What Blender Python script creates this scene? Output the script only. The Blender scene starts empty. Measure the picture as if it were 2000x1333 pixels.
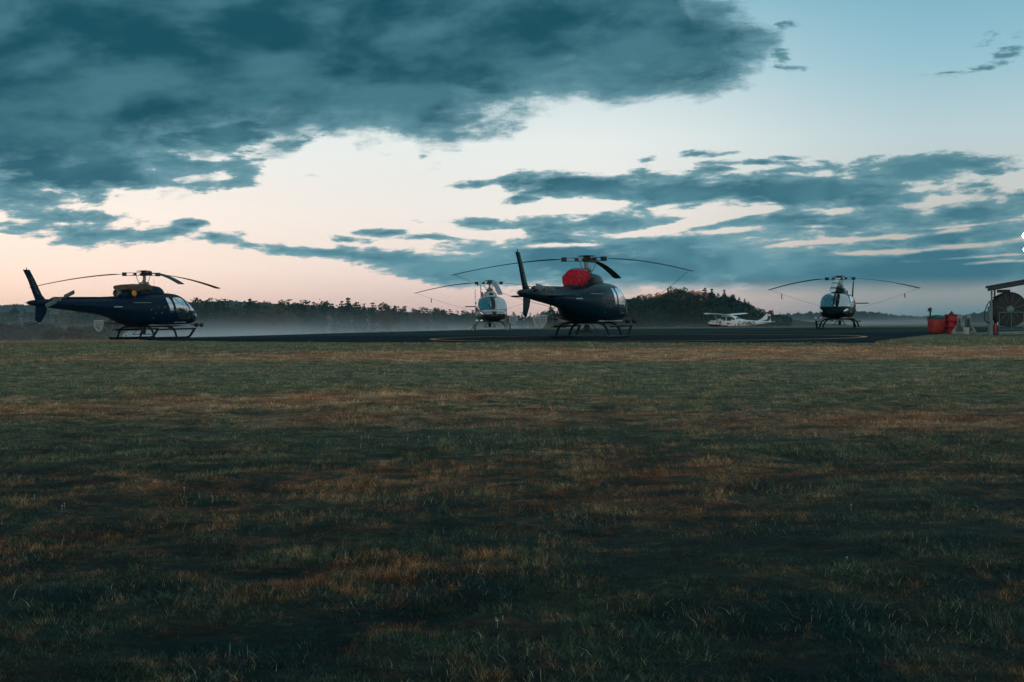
import bpy, bmesh, math, random
import numpy as np
from mathutils import Vector, Matrix
R = math.radians
random.seed(11)
rng = np.random.default_rng(5)
scene = bpy.context.scene
COL = scene.collection
F = 2778.0            # focal length in pixels of the 2000 px wide photograph
CAMZ = 0.80

# ------------------------------------------------------------------ helpers
def tag(o, label=None, cat=None, group=None, kind=None):
    if label: o['label'] = label
    if cat: o['category'] = cat
    if group: o['group'] = group
    if kind: o['kind'] = kind
    return o

def empty(name, loc=(0, 0, 0), rz=0.0):
    o = bpy.data.objects.new(name, None)
    o.empty_display_size = 0.3
    o.location = loc; o.rotation_euler = (0, 0, rz)
    COL.objects.link(o)
    return o

class MB:
    def __init__(s):
        s.v = []; s.f = []; s.mi = []; s.sm = []
    def add(s, vs, fs, mi=0, smooth=False):
        n = len(s.v)
        s.v += [tuple(p) for p in vs]
        for f in fs:
            s.f.append(tuple(i + n for i in f)); s.mi.append(mi); s.sm.append(smooth)
    def box(s, c, size, mi=0, rot=None, taper=1.0):
        hx, hy, hz = size[0] / 2, size[1] / 2, size[2] / 2
        p = [Vector((x * hx * (taper if z > 0 else 1), y * hy * (taper if z > 0 else 1), z * hz))
             for z in (-1, 1) for y in (-1, 1) for x in (-1, 1)]
        if rot is not None: p = [rot @ q for q in p]
        p = [q + Vector(c) for q in p]
        s.add(p, [(0, 2, 3, 1), (4, 5, 7, 6), (0, 1, 5, 4), (2, 6, 7, 3), (0, 4, 6, 2), (1, 3, 7, 5)], mi)
    def tube(s, pts, r, n=8, mi=0, caps=True, smooth=True):
        pts = [Vector(p) for p in pts]
        rs = r if isinstance(r, (list, tuple)) else [r] * len(pts)
        rings = []
        up = None
        for i, p in enumerate(pts):
            a = pts[max(i - 1, 0)]; b = pts[min(i + 1, len(pts) - 1)]
            t = (b - a).normalized()
            if up is None:
                up = Vector((0, 0, 1)) if abs(t.z) < .9 else Vector((1, 0, 0))
            x = t.cross(up).normalized(); y = x.cross(t).normalized(); up = y
            rings.append([p + (x * math.cos(2 * math.pi * k / n) + y * math.sin(2 * math.pi * k / n)) * rs[i] for k in range(n)])
        vs = [q for rg in rings for q in rg]
        fs = [(i * n + k, i * n + (k + 1) % n, (i + 1) * n + (k + 1) % n, (i + 1) * n + k)
              for i in range(len(pts) - 1) for k in range(n)]
        s.add(vs, fs, mi, smooth)
        if caps:
            s.add(rings[0], [tuple(range(n))], mi); s.add(rings[-1], [tuple(range(n))[::-1]], mi)
    def lathe(s, prof, c=(0, 0, 0), n=24, mi=0, axis='Z', smooth=True, caps=True):
        def pt(r, z, k):
            a = 2 * math.pi * k / n
            x, y = r * math.cos(a), r * math.sin(a)
            if axis == 'Z': q = (x, y, z)
            elif axis == 'X': q = (z, x, y)
            else: q = (x, z, y)
            return (q[0] + c[0], q[1] + c[1], q[2] + c[2])
        vs = [pt(r, z, k) for r, z in prof for k in range(n)]
        fs = [(i * n + k, i * n + (k + 1) % n, (i + 1) * n + (k + 1) % n, (i + 1) * n + k)
              for i in range(len(prof) - 1) for k in range(n)]
        s.add(vs, fs, mi, smooth)
        if caps:
            s.add(vs[:n], [tuple(range(n))], mi); s.add(vs[-n:], [tuple(range(n))], mi)
    def loft(s, rings, mi=0, smooth=True, caps=True, closed=True):
        n = len(rings[0])
        vs = [q for rg in rings for q in rg]
        m = n if closed else n - 1
        fs = [(i * n + k, i * n + (k + 1) % n, (i + 1) * n + (k + 1) % n, (i + 1) * n + k)
              for i in range(len(rings) - 1) for k in range(m)]
        s.add(vs, fs, mi, smooth)
        if caps:
            s.add(rings[0], [tuple(range(n))], mi); s.add(rings[-1], [tuple(range(n))], mi)
    def prism(s, poly, d0, d1, plane='XZ', mi=0, smooth=False):
        def P(a, b, d):
            return {'XZ': (a, d, b), 'XY': (a, b, d), 'YZ': (d, a, b)}[plane]
        n = len(poly)
        vs = [P(a, b, d0) for a, b in poly] + [P(a, b, d1) for a, b in poly]
        fs = [tuple(range(n)), tuple(range(n, 2 * n))[::-1]] + [(i, (i + 1) % n, n + (i + 1) % n, n + i) for i in range(n)]
        s.add(vs, fs, mi, smooth)
    def build(s, name, mats, parent=None, loc=None, bevel=0.0, fix=True):
        me = bpy.data.meshes.new(name)
        me.from_pydata(s.v, [], s.f)
        if not isinstance(mats, (list, tuple)): mats = [mats]
        for m in mats: me.materials.append(m)
        me.polygons.foreach_set('material_index', s.mi)
        me.polygons.foreach_set('use_smooth', s.sm)
        if fix:
            bm = bmesh.new(); bm.from_mesh(me)
            bmesh.ops.remove_doubles(bm, verts=bm.verts, dist=1e-5)
            bmesh.ops.recalc_face_normals(bm, faces=bm.faces)
            for e in bm.edges:
                if len(e.link_faces) == 2 and e.calc_face_angle(0) > R(38): e.smooth = False
            bm.to_mesh(me); bm.free()
        me.update()
        o = bpy.data.objects.new(name, me)
        COL.objects.link(o)
        if parent is not None: o.parent = parent
        if loc is not None: o.location = loc
        if bevel > 0:
            md = o.modifiers.new('bevel', 'BEVEL'); md.width = bevel; md.segments = 2; md.limit_method = 'ANGLE'
        return o

def superring(x, zb, zt, hw, n, N=40, axis='X'):
    zc, hz = (zb + zt) / 2, (zt - zb) / 2
    out = []
    for k in range(N):
        t = 2 * math.pi * (k + .5) / N
        c, sn = math.cos(t), math.sin(t)
        y = hw * math.copysign(abs(c) ** (2 / n), c)
        z = zc + hz * math.copysign(abs(sn) ** (2 / n), sn)
        out.append((x, y, z))
    return out

# ------------------------------------------------------------------ materials
def nodes_of(m):
    m.use_nodes = True
    return m.node_tree.nodes, m.node_tree.links

def mat(name, col, rough=.5, metal=0., coat=0., noise=0., nscale=8., bump=0., spec=None, trans=0., emis=None):
    m = bpy.data.materials.new(name); nd, lk = nodes_of(m)
    b = nd['Principled BSDF']
    b.inputs['Base Color'].default_value = (*col, 1)
    b.inputs['Roughness'].default_value = rough
    b.inputs['Metallic'].default_value = metal
    b.inputs['Coat Weight'].default_value = coat
    b.inputs['Coat Roughness'].default_value = .06
    if spec is not None: b.inputs['Specular IOR Level'].default_value = spec
    if emis:
        b.inputs['Emission Color'].default_value = (*emis[0], 1); b.inputs['Emission Strength'].default_value = emis[1]
    tc = nd.new('ShaderNodeTexCoord'); nz = nd.new('ShaderNodeTexNoise')
    nz.inputs['Scale'].default_value = nscale; nz.inputs['Detail'].default_value = 6
    lk.new(tc.outputs['Object'], nz.inputs['Vector'])
    if noise > 0:
        mx = nd.new('ShaderNodeMix'); mx.data_type = 'RGBA'; mx.blend_type = 'MULTIPLY'
        mx.inputs[0].default_value = 1
        mr = nd.new('ShaderNodeMapRange')
        mr.inputs['From Min'].default_value = .3; mr.inputs['From Max'].default_value = .7
        mr.inputs['To Min'].default_value = 1 - noise; mr.inputs['To Max'].default_value = 1 + noise
        lk.new(nz.outputs['Fac'], mr.inputs['Value'])
        mx.inputs[6].default_value = (*col, 1)
        lk.new(mr.outputs[0], mx.inputs[7]); lk.new(mx.outputs[2], b.inputs['Base Color'])
        mr2 = nd.new('ShaderNodeMapRange')
        mr2.inputs['To Min'].default_value = max(rough - .1, .02); mr2.inputs['To Max'].default_value = min(rough + .15, 1)
        lk.new(nz.outputs['Fac'], mr2.inputs['Value']); lk.new(mr2.outputs[0], b.inputs['Roughness'])
    if bump > 0:
        bp = nd.new('ShaderNodeBump'); bp.inputs['Strength'].default_value = bump; bp.inputs['Distance'].default_value = .02
        lk.new(nz.outputs['Fac'], bp.inputs['Height']); lk.new(bp.outputs[0], b.inputs['Normal'])
    return m

def glass(name, tint=(.55, .68, .7), refl=.35):
    m = bpy.data.materials.new(name); nd, lk = nodes_of(m)
    nd.remove(nd['Principled BSDF'])
    out = nd['Material Output']
    tr = nd.new('ShaderNodeBsdfTransparent'); tr.inputs['Color'].default_value = (*tint, 1)
    gl = nd.new('ShaderNodeBsdfGlossy'); gl.inputs['Roughness'].default_value = .04; gl.inputs['Color'].default_value = (.95, .97, 1, 1)
    fr = nd.new('ShaderNodeLayerWeight'); fr.inputs['Blend'].default_value = .35
    mp = nd.new('ShaderNodeMapRange'); mp.inputs['To Min'].default_value = refl; mp.inputs['To Max'].default_value = 1
    lk.new(fr.outputs['Facing'], mp.inputs['Value'])
    mx = nd.new('ShaderNodeMixShader')
    lk.new(mp.outputs[0], mx.inputs[0]); lk.new(tr.outputs[0], mx.inputs[1]); lk.new(gl.outputs[0], mx.inputs[2])
    lk.new(mx.outputs[0], out.inputs['Surface'])
    return m

M = {}
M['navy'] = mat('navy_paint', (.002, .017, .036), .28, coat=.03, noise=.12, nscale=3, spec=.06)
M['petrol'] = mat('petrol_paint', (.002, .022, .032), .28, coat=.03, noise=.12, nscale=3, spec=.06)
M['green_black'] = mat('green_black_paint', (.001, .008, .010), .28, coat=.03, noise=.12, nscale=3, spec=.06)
M['silver'] = mat('silver_paint', (.40, .45, .45), .42, metal=.0, coat=.15, noise=.08, nscale=4)
M['charcoal'] = mat('charcoal_paint', (.02, .022, .03), .35, coat=.3, noise=.15)
M['black'] = mat('black_rubber', (.012, .014, .016), .6, noise=.25)
M['blade'] = mat('blade_grey', (.02, .024, .026), .42, noise=.2)
M['blade_under'] = mat('blade_pale', (.30, .33, .32), .4, noise=.15)
M['tail_blade'] = mat('tail_blade_paint', (.075, .10, .10), .45, noise=.15)
M['seal'] = mat('window_seal', (.006, .010, .012), .5, noise=.1)
M['gear'] = mat('gear_paint', (.006, .012, .018), .5, coat=.0, noise=.2, spec=.15)
M['gear_pale'] = mat('pale_gear_paint', (.24, .28, .28), .4, coat=.1, noise=.2)
M['metal'] = mat('dull_metal', (.22, .22, .2), .42, metal=.9, noise=.3, nscale=20)
M['white'] = mat('white_paint', (.78, .80, .79), .35, coat=.2, noise=.08)
M['dirty_white'] = mat('dirty_white', (.45, .47, .45), .55, noise=.15)
M['maroon'] = mat('maroon_paint', (.085, .008, .025), .35, coat=.3, noise=.1)
M['orange_yellow'] = mat('yellow_plug', (.62, .27, .03), .6, noise=.1)
M['pink_red'] = mat('red_plug', (.55, .08, .07), .6, noise=.1)
M['red_cloth'] = mat('red_cover_cloth', (.46, .002, .016), .5, noise=.25, nscale=5, bump=1., spec=.25)
M['tan_cloth'] = mat('tan_blanket_cloth', (.11, .075, .048), .85, noise=.35, nscale=9, bump=.6)
M['seat'] = mat('seat_fabric', (.02, .02, .022), .8, noise=.2)
M['glass'] = glass('window_glass', (.90, .94, .95), .34)
M['screen'] = glass('windshield_glass', (.82, .88, .9), .30)
M['lens'] = mat('lamp_lens', (.6, .62, .6), .1, metal=.6, noise=.05)
M['mesh'] = mat('basket_wire', (.52, .56, .54), .5, noise=.1)
M['rope'] = mat('rope_fibre', (.05, .05, .05), .8, noise=.2)
M['red_plastic'] = mat('red_plastic', (.33, .030, .024), .6, noise=.25, nscale=4, bump=.15)
M['red_drum'] = mat('red_drum_paint', (.32, .005, .018), .5, noise=.22, nscale=5)
M['concrete'] = mat('weathered_concrete', (.22, .26, .25), .9, noise=.35, nscale=5, bump=.5)
M['green_cloth'] = mat('green_tarp', (.015, .07, .05), .6, noise=.3, bump=.4)
M['steel'] = mat('grey_steel', (.13, .19, .185), .5, metal=.2, noise=.25, nscale=6)
M['dark_steel'] = mat('dark_steel', (.02, .026, .03), .5, noise=.25, nscale=6)
M['roof'] = mat('corrugated_roof', (.035, .045, .055), .55, noise=.3, nscale=4)

def mesh_screen(name):
    m = bpy.data.materials.new(name); nd, lk = nodes_of(m)
    b = nd['Principled BSDF']; b.inputs['Base Color'].default_value = (.42, .47, .45, 1); b.inputs['Roughness'].default_value = .5
    tc = nd.new('ShaderNodeTexCoord')
    sep = nd.new('ShaderNodeSeparateXYZ'); lk.new(tc.outputs['Object'], sep.inputs[0])
    outs = []
    for k, s_ in (('X', 16), ('Y', 16), ('Z', 16)):
        a = nd.new('ShaderNodeMath'); a.operation = 'MULTIPLY'; a.inputs[1].default_value = s_; lk.new(sep.outputs[k], a.inputs[0])
        f = nd.new('ShaderNodeMath'); f.operation = 'FRACT'; lk.new(a.outputs[0], f.inputs[0])
        g = nd.new('ShaderNodeMath'); g.operation = 'LESS_THAN'; g.inputs[1].default_value = .16; lk.new(f.outputs[0], g.inputs[0])
        outs.append(g)
    m1 = nd.new('ShaderNodeMath'); m1.operation = 'MAXIMUM'; lk.new(outs[0].outputs[0], m1.inputs[0]); lk.new(outs[1].outputs[0], m1.inputs[1])
    m2 = nd.new('ShaderNodeMath'); m2.operation = 'MAXIMUM'; lk.new(m1.outputs[0], m2.inputs[0]); lk.new(outs[2].outputs[0], m2.inputs[1])
    lk.new(m2.outputs[0], b.inputs['Alpha'])
    return m
M['screen_mesh'] = mesh_screen('wire_mesh')

def striped(name, c1, c2, axis, scale, duty=.5, rough=.4):
    m = bpy.data.materials.new(name); nd, lk = nodes_of(m)
    b = nd['Principled BSDF']; b.inputs['Roughness'].default_value = rough
    tc = nd.new('ShaderNodeTexCoord'); sep = nd.new('ShaderNodeSeparateXYZ'); lk.new(tc.outputs['Object'], sep.inputs[0])
    a = nd.new('ShaderNodeMath'); a.operation = 'MULTIPLY'; a.inputs[1].default_value = scale; lk.new(sep.outputs[axis], a.inputs[0])
    f = nd.new('ShaderNodeMath'); f.operation = 'FRACT'; lk.new(a.outputs[0], f.inputs[0])
    g = nd.new('ShaderNodeMath'); g.operation = 'LESS_THAN'; g.inputs[1].default_value = duty; lk.new(f.outputs[0], g.inputs[0])
    mx = nd.new('ShaderNodeMix'); mx.data_type = 'RGBA'
    mx.inputs[6].default_value = (*c1, 1); mx.inputs[7].default_value = (*c2, 1)
    lk.new(g.outputs[0], mx.inputs[0]); lk.new(mx.outputs[2], b.inputs['Base Color'])
    return m
M['tail_stripe'] = striped('black_white_stripes', (.02, .02, .02), (.7, .7, .68), 'X', 4.3, .5)
M['blade_stripe'] = striped('white_banded_blade', (.62, .66, .66), (.05, .09, .11), 'X', .9, .32)

for _m in ('red_cloth', 'tan_cloth'):
    for _n in M[_m].node_tree.nodes:
        if _n.type == 'BUMP': _n.inputs['Distance'].default_value = .09
# ------------------------------------------------------------------ numeric noise
_tab = rng.random((256, 256))
def vnoise(x, y):
    xi = np.floor(x).astype(int); yi = np.floor(y).astype(int)
    fx = x - xi; fy = y - yi
    fx = fx * fx * (3 - 2 * fx); fy = fy * fy * (3 - 2 * fy)
    a = _tab[xi % 256, yi % 256]; b = _tab[(xi + 1) % 256, yi % 256]
    c = _tab[xi % 256, (yi + 1) % 256]; d = _tab[(xi + 1) % 256, (yi + 1) % 256]
    return (a * (1 - fx) + b * fx) * (1 - fy) + (c * (1 - fx) + d * fx) * fy
def fbm(x, y, o=4):
    s = 0; a = .5; t = 0
    for i in range(o):
        s = s + a * vnoise(x * 2 ** i + 17.3 * i, y * 2 ** i + 5.1 * i); t += a; a *= .5
    return s / t
def sst(a, b, x):
    t = np.clip((x - a) / (b - a), 0, 1); return t * t * (3 - 2 * t)

# ------------------------------------------------------------------ terrain height
EDGE_A = np.array([-.6, -.36, -.30, -.257, -.144, -.054, 0, .1, .3, .6])
EDGE_D = np.array([62, 66, 69, 71.5, 79, 94.6, 107, 111, 111, 108.])
NEAR_A = np.array([-.262, -.25, -.198, -.108, .036, .144, .255, .268, .30, .36, .5])
NEAR_D = np.array([66, 61, 53.4, 49, 46.3, 43.8, 42.6, 48, 60, 70, 78.])
FAR_A = np.array([-.262, -.144, -.054, 0, .1, .2, .36, .5])
FAR_D = np.array([69, 77, 91, 98, 97, 97, 92, 88.])
def smooth_h(X, Y):
    a = X / np.maximum(Y, 4.0)
    g = np.clip((Y - 4) / 40., 0, 1)
    z = -.72 * (1 - g)
    z = z - .07 * sst(-10, -17, X) * sst(40, 60, Y)
    db = np.interp(a, EDGE_A, EDGE_D)
    e = np.maximum(Y - db, 0)
    slope = np.interp(a, [-.4, -.1, 0, .1, .3], [.05, .045, .03, .022, .02])
    floor = np.interp(a, [-.4, -.05, .05, .3], [6.5, 6.0, 4.5, 4.0])
    drop = floor * (1 - np.exp(-(slope * e) / floor)) * sst(0, 6, e)
    z = z - drop
    z = z + 7.0 * np.exp(-((X - 62) / 38.) ** 2 - ((Y - 500) / 70.) ** 2)
    return z
def on_apron(X, Y):
    a = X / np.maximum(Y, 4.0)
    dn = np.interp(a, NEAR_A, NEAR_D); df = np.interp(a, FAR_A, FAR_D)
    m = np.minimum(Y - dn, df - Y)
    return np.where((a > -.262) & (Y > 30), m, -9)
def gh(X, Y):
    X = np.asarray(X, float); Y = np.asarray(Y, float)
    z = smooth_h(X, Y)
    m = 1 - sst(-1.5, 0, on_apron(X, Y))
    near = 1 - sst(60, 120, Y)
    b = (fbm(X * .9 + 40, Y * .9 + 9, 4) - .5) * .09 + (fbm(X * 3.1, Y * 3.1, 2) - .5) * .07
    z = z + m * near * b * sst(90, 20, np.abs(Y)) - .012
    far = sst(120, 300, Y)
    z = z + far * (fbm(X * .03, Y * .03, 3) - .5) * 1.5
    return z
def ghs(x, y): return float(gh(x, y))

# photo pixel -> world helpers (used only to survey positions)
def hor(x): return 621.4 - .0073 * (x - 1000)
def wx(px, D): return (px - 1000) / F * D
def wz(px, py, D): return CAMZ + (hor(px) - py) / F * D

# ------------------------------------------------------------------ node utility
class NT:
    def __init__(s, tree): s.t = tree; s.n = tree.nodes; s.l = tree.links
    def link(s, a, b): s.l.new(a, b)
    def val(s, inp, v):
        if isinstance(v, (int, float)): inp.default_value = v
        elif isinstance(v, tuple):
            inp.default_value = v if len(v) == len(inp.default_value) else (*v, 1)
        else: s.l.new(v, inp)
    def math(s, op, a, b=0., c=None, clamp=False):
        m = s.n.new('ShaderNodeMath'); m.operation = op; m.use_clamp = clamp
        s.val(m.inputs[0], a); s.val(m.inputs[1], b)
        if c is not None: s.val(m.inputs[2], c)
        return m.outputs[0]
    def mix(s, f, a, b, mode='MIX'):
        m = s.n.new('ShaderNodeMix'); m.data_type = 'RGBA'; m.blend_type = mode
        s.val(m.inputs[0], f); s.val(m.inputs[6], a); s.val(m.inputs[7], b)
        return m.outputs[2]
    def mr(s, v, a, b, c=0., d=1., smooth=True):
        m = s.n.new('ShaderNodeMapRange'); m.interpolation_type = 'SMOOTHSTEP' if smooth else 'LINEAR'
        s.val(m.inputs['Value'], v)
        for k, q in (('From Min', a), ('From Max', b), ('To Min', c), ('To Max', d)): s.val(m.inputs[k], q)
        return m.outputs[0]
    def noise(s, vec, scale, detail=4, rough=.5, dist=0., lac=2.):
        m = s.n.new('ShaderNodeTexNoise'); s.val(m.inputs['Scale'], scale)
        m.inputs['Detail'].default_value = detail; m.inputs['Roughness'].default_value = rough
        m.inputs['Distortion'].default_value = dist; m.inputs['Lacunarity'].default_value = lac
        if vec is not None: s.l.new(vec, m.inputs['Vector'])
        return m
    def comb(s, x, y, z):
        m = s.n.new('ShaderNodeCombineXYZ'); s.val(m.inputs[0], x); s.val(m.inputs[1], y); s.val(m.inputs[2], z)
        return m.outputs[0]
    def sep(s, v):
        m = s.n.new('ShaderNodeSeparateXYZ'); s.l.new(v, m.inputs[0]); return m.outputs
    def mapping(s, v, loc=(0, 0, 0), rot=(0, 0, 0), sc=(1, 1, 1), kind='TEXTURE'):
        m = s.n.new('ShaderNodeMapping'); m.vector_type = kind
        s.l.new(v, m.inputs['Vector'])
        m.inputs['Location'].default_value = loc; m.inputs['Rotation'].default_value = rot; m.inputs['Scale'].default_value = sc
        return m.outputs[0]
    def length(s, v):
        m = s.n.new('ShaderNodeVectorMath'); m.operation = 'LENGTH'; s.l.new(v, m.inputs[0]); return m.outputs['Value']
    def ramp(s, v, stops):
        m = s.n.new('ShaderNodeValToRGB'); s.val(m.inputs[0], v)
        cr = m.color_ramp; cr.interpolation = 'LINEAR'
        while len(cr.elements) > 1: cr.elements.remove(cr.elements[-1])
        cr.elements[0].position = stops[0][0]; cr.elements[0].color = (*stops[0][1], 1)
        for p, c in stops[1:]:
            e = cr.elements.new(p); e.color = (*c, 1)
        return m.outputs[0]
    def curve(s, v, pts):
        m = s.n.new('ShaderNodeFloatCurve'); s.val(m.inputs['Value'], v)
        c = m.mapping.curves[0]
        m.mapping.use_clip = False
        while len(c.points) > 2: c.points.remove(c.points[1])
        c.points[0].location = pts[0]; c.points[1].location = pts[-1]
        for p in pts[1:-1]: c.points.new(*p)
        for p in c.points: p.handle_type = 'VECTOR'
        m.mapping.update()
        return m.outputs[0]

def lin(r, g, b):
    f = lambda c: (c / 255 / 12.92) if c / 255 <= .04045 else ((c / 255 + .055) / 1.055) ** 2.4
    return (f(r), f(g), f(b))

# ------------------------------------------------------------------ world: dusk sky with clouds
world = bpy.data.worlds.new('World'); scene.world = world
world.use_nodes = True
W = NT(world.node_tree)
for n_ in list(W.n): W.n.remove(n_)
def uv(px, py):
    xr = (px - 1000) / 1000.; yr = (hor(px) - py) / 1000.
    return 2.778 * math.atan2(xr, 2.778), 2.778 * math.atan2(yr, math.hypot(xr, 2.778))
tc = W.n.new('ShaderNodeTexCoord')
dx, dy, dz = W.sep(tc.outputs['Generated'])
az = W.math('ARCTAN2', dx, dy)
el = W.math('ARCSINE', dz)
U = W.math('MULTIPLY', az, 2.778); V = W.math('MULTIPLY', el, 2.778)
P = W.comb(U, V, 0.)
# clear sky: three vertical ramps blended over azimuth
Vn = W.math('MULTIPLY', V, .5, clamp=True)      # V 0..2 -> 0..1
rL = W.ramp(Vn, [(0, lin(236, 200, 184)), (.02, lin(248, 212, 192)), (.05, lin(253, 226, 208)), (.10, lin(255, 238, 225)), (.16, lin(240, 238, 232)), (.22, lin(205, 222, 226)), (.32, lin(140, 186, 200)), (.55, lin(120,165,178)), (1, lin(150, 172, 176))])
rM = W.ramp(Vn, [(0, lin(205, 176, 170)), (.02, lin(222, 196, 188)), (.05, lin(238, 220, 210)), (.10, lin(242, 235, 228)), (.17, lin(232, 238, 236)), (.24, lin(196, 218, 224)), (.32, lin(140, 188, 204)), (.55, lin(120,165,178)), (1, lin(150, 172, 176))])
rR = W.ramp(Vn, [(0, lin(92, 128, 138)), (.012, lin(128, 142, 146)), (.03, lin(160, 158, 154)), (.07, lin(184, 180, 174)), (.115, lin(200, 203, 200)), (.17, lin(186, 208, 213)), (.24, lin(148, 192, 208)), (.31, lin(120, 176, 196)), (.55, lin(110,160,176)), (1, lin(145, 170, 176))])
wL = W.mr(U, -.1, -1.0, 0, 1)
wR = W.mr(U, .1, .85, 0, 1)
back = W.mr(W.math('ABSOLUTE', az), 0.9, 2.0, 0, 1)
rB = W.ramp(Vn, [(0, (.50, .62, .66)), (.08, (.74, .86, .90)), (.5, (.66, .82, .88)), (1, (.34, .46, .52))])
sky = W.mix(wL, rM, rL); sky = W.mix(wR, sky, rR); sky = W.mix(back, sky, rB)
lb = W.math('ADD', W.mr(V, .0, .25, .10, 0.), W.math('MULTIPLY_ADD', wL, .06, 1.))
sky = W.mix(1., sky, W.comb(lb, lb, lb), 'MULTIPLY')
# cloud fields
warp = W.noise(P, 3.2, 3, .5).outputs['Color']
wv = W.n.new('ShaderNodeVectorMath'); wv.operation = 'MULTIPLY_ADD'
W.link(warp, wv.inputs[0]); wv.inputs[1].default_value = (.10, .035, 0); wv.inputs[2].default_value = (-.05, -.0175, 0)
wadd = W.n.new('ShaderNodeVectorMath'); wadd.operation = 'ADD'; W.link(P, wadd.inputs[0]); W.link(wv.outputs[0], wadd.inputs[1])
PW = wadd.outputs[0]
Uw, Vw, _z = W.sep(PW)
t01 = W.math('MULTIPLY_ADD', Uw, 1 / 2.4, .5)
def cpt(px, py, s_=1.): u, v = uv(px, py); return (u / 2.4 + .5, v * s_)
low = [(0, cpt(0, 400)[1])] + [cpt(*p) for p in [(0, 400), (170, 388), (235, 335), (400, 305), (480, 288), (600, 272), (700, 282), (830, 268), (900, 252), (1000, 232), (1060, 203), (1160, 180), (1330, 158), (1430, 146), (1500, 122), (1540, 85), (1570, -100)]]
low += [(1, .8)]
top = [(0, 1.)] + [(cpt(1180, 0)[0], 1.), (cpt(1250, 0)[0], .2)] + [cpt(x, y, .2) for x, y in [(1340, -5), (1400, 8), (1480, 32), (1530, 66), (1565, 112)]] + [(cpt(1620, 0)[0], 0.02), (1, 0.)]
Vb = W.curve(t01, low)
Vt = W.math('MULTIPLY', W.curve(t01, top), 5.)
d1 = W.math('MULTIPLY', W.math('MINIMUM', W.math('SUBTRACT', Vw, Vb), W.math('SUBTRACT', Vt, Vw)), 1 / .055)
d1 = W.math('MINIMUM', d1, 3.2)
# behind and to the right of the viewer the deck closes again
d1b = W.mr(W.math('ABSOLUTE', az), 1.0, 2.2, -4., -1.3)
bd = W.math('MAXIMUM', d1, d1b)
ell = [  # px centre, radii, tilt (deg, + = rising to the right), strength
 (150, 330, 300, 60, 4, 1.9), (420, 262, 190, 40, 2, 1.7),
 (360, 318, 200, 20, -3, 1.1), (300, 356, 95, 20, 2, .8), (110, 415, 120, 15, -4, .9), (235, 455, 190, 20, -4, 1.1), (40, 440, 60, 12, 0, .8), (60, 378, 150, 26, 6, 1.2),
 (465, 356, 70, 10, 0, .7), (378, 440, 38, 8, 0, .7), (432, 463, 30, 8, -8, .6), (690, 467, 52, 7, -3, .9), (762, 456, 50, 7, -4, .8), (832, 466, 48, 8, 2, .7),
 (905, 364, 36, 7, 4, .45), (832, 311, 17, 12, 0, .22), (935, 437, 85, 10, -4, .8), (75, 503, 18, 2.5, 0, .4),
 (640, 491, 175, 13, -3, 1.5), (780, 505, 180, 20, -6, 1.7), (920, 527, 200, 34, -4, 2.1), (1060, 508, 260, 50, 0, 2.2),
 (1140, 366, 190, 28, -3, 2.1), (1330, 374, 240, 34, 0, 2.2), (1560, 376, 260, 38, -1, 2.4), (1740, 382, 170, 16, 1, 1.1),
 (1790, 330, 175, 24, 3, 1.9), (1930, 334, 60, 10, -2, .7), (1150, 436, 200, 22, 2, 1.6), (1010, 387, 50, 8, 0, .7),
 (1080, 470, 190, 18, 0, 1.1), (1330, 472, 280, 26, 3, 1.6), (1640, 432, 320, 32, 1, 1.6), (1900, 410, 190, 26, 5, 1.3),
 (1850, 455, 280, 28, 3, 1.7), (1300, 518, 520, 52, 0, 2.6), (1750, 528, 560, 64, 0, 2.8), (2150, 520, 300, 80, 0, 2.6),
 (1975, 100, 60, 22, -12, .24), (1850, 145, 50, 8, 4, .5), (1530, 118, 34, 22, 0, .35), (1550, 42, 22, 9, 10, .22), (1990, 126, 50, 10, 0, .3),
 (1270, 313, 18, 6, 4, .5), (1362, 307, 55, 5, 2, .45), (1532, 309, 38, 5, 0, .6), (1450, 321, 90, 6, 0, .5), (1530, 334, 110, 8, 3, .6), (1262, 334, 32, 7, 10, .45), (1390, 336, 60, 6, 0, .5),
 (320, 548, 14, 2, 0, .0)]
bs = None
for (cx, cy, rx, ry, an, st) in ell:
    if st <= 0: continue
    if st < 1. and 30 < rx and cx < 1900: st += .22
    u, v = uv(cx, cy)
    q = W.mapping(PW, (u, v, 0), (0, 0, R(an)), (rx / 1000, ry / 1000, 1))
    b = W.math('MULTIPLY_ADD', W.length(q), -1.0 * max(st, .6), st)
    bs = b if bs is None else W.math('MAXIMUM', bs, b)
gaps = [(1120, 405, 150, 9, 3, 1.3), (1400, 428, 150, 10, 9, 1.3), (1245, 453, 70, 6, 4, 1.), (1060, 480, 100, 5, 2, .9), (1500, 400, 60, 5, 0, .6), (1330, 400, 60, 5, 3, .6),
        (1720, 462, 220, 6, 5, 1.1), (1800, 484, 230, 6, 4, 1.2), (1950, 508, 90, 4, 1, 1.1), (960, 456, 60, 8, 4, 1.), (1640, 412, 60, 7, 6, .8), (1440, 450, 110, 7, 3, 1.), (1900, 436, 90, 4, 3, .9), (1900, 498, 120, 3, 2, .9), (1570, 446, 80, 4, 2, .8)]
gp = None
for (cx, cy, rx, ry, an, st) in gaps:
    u, v = uv(cx, cy)
    q = W.mapping(PW, (u, v, 0), (0, 0, R(an)), (rx / 1000, ry / 1000, 1))
    b = W.math('MULTIPLY_ADD', W.length(q), -st * .8, st)
    gp = b if gp is None else W.math('MAXIMUM', gp, b)
gp = W.math('MAXIMUM', gp, 0.)
bs = W.math('MAXIMUM', bs, -2.5)
bs = W.math('SUBTRACT', bs, W.math('MULTIPLY', gp, 1.45))
Pn = W.mapping(PW, (0, 0, 0), (0, 0, R(2)), (1, .30, 1))
n1 = W.noise(Pn, 10.5, 12, .61, .10).outputs['Fac']
Pn2 = W.mapping(PW, (3, 1, 0), (0, 0, R(4)), (1, .55, 1))
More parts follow.
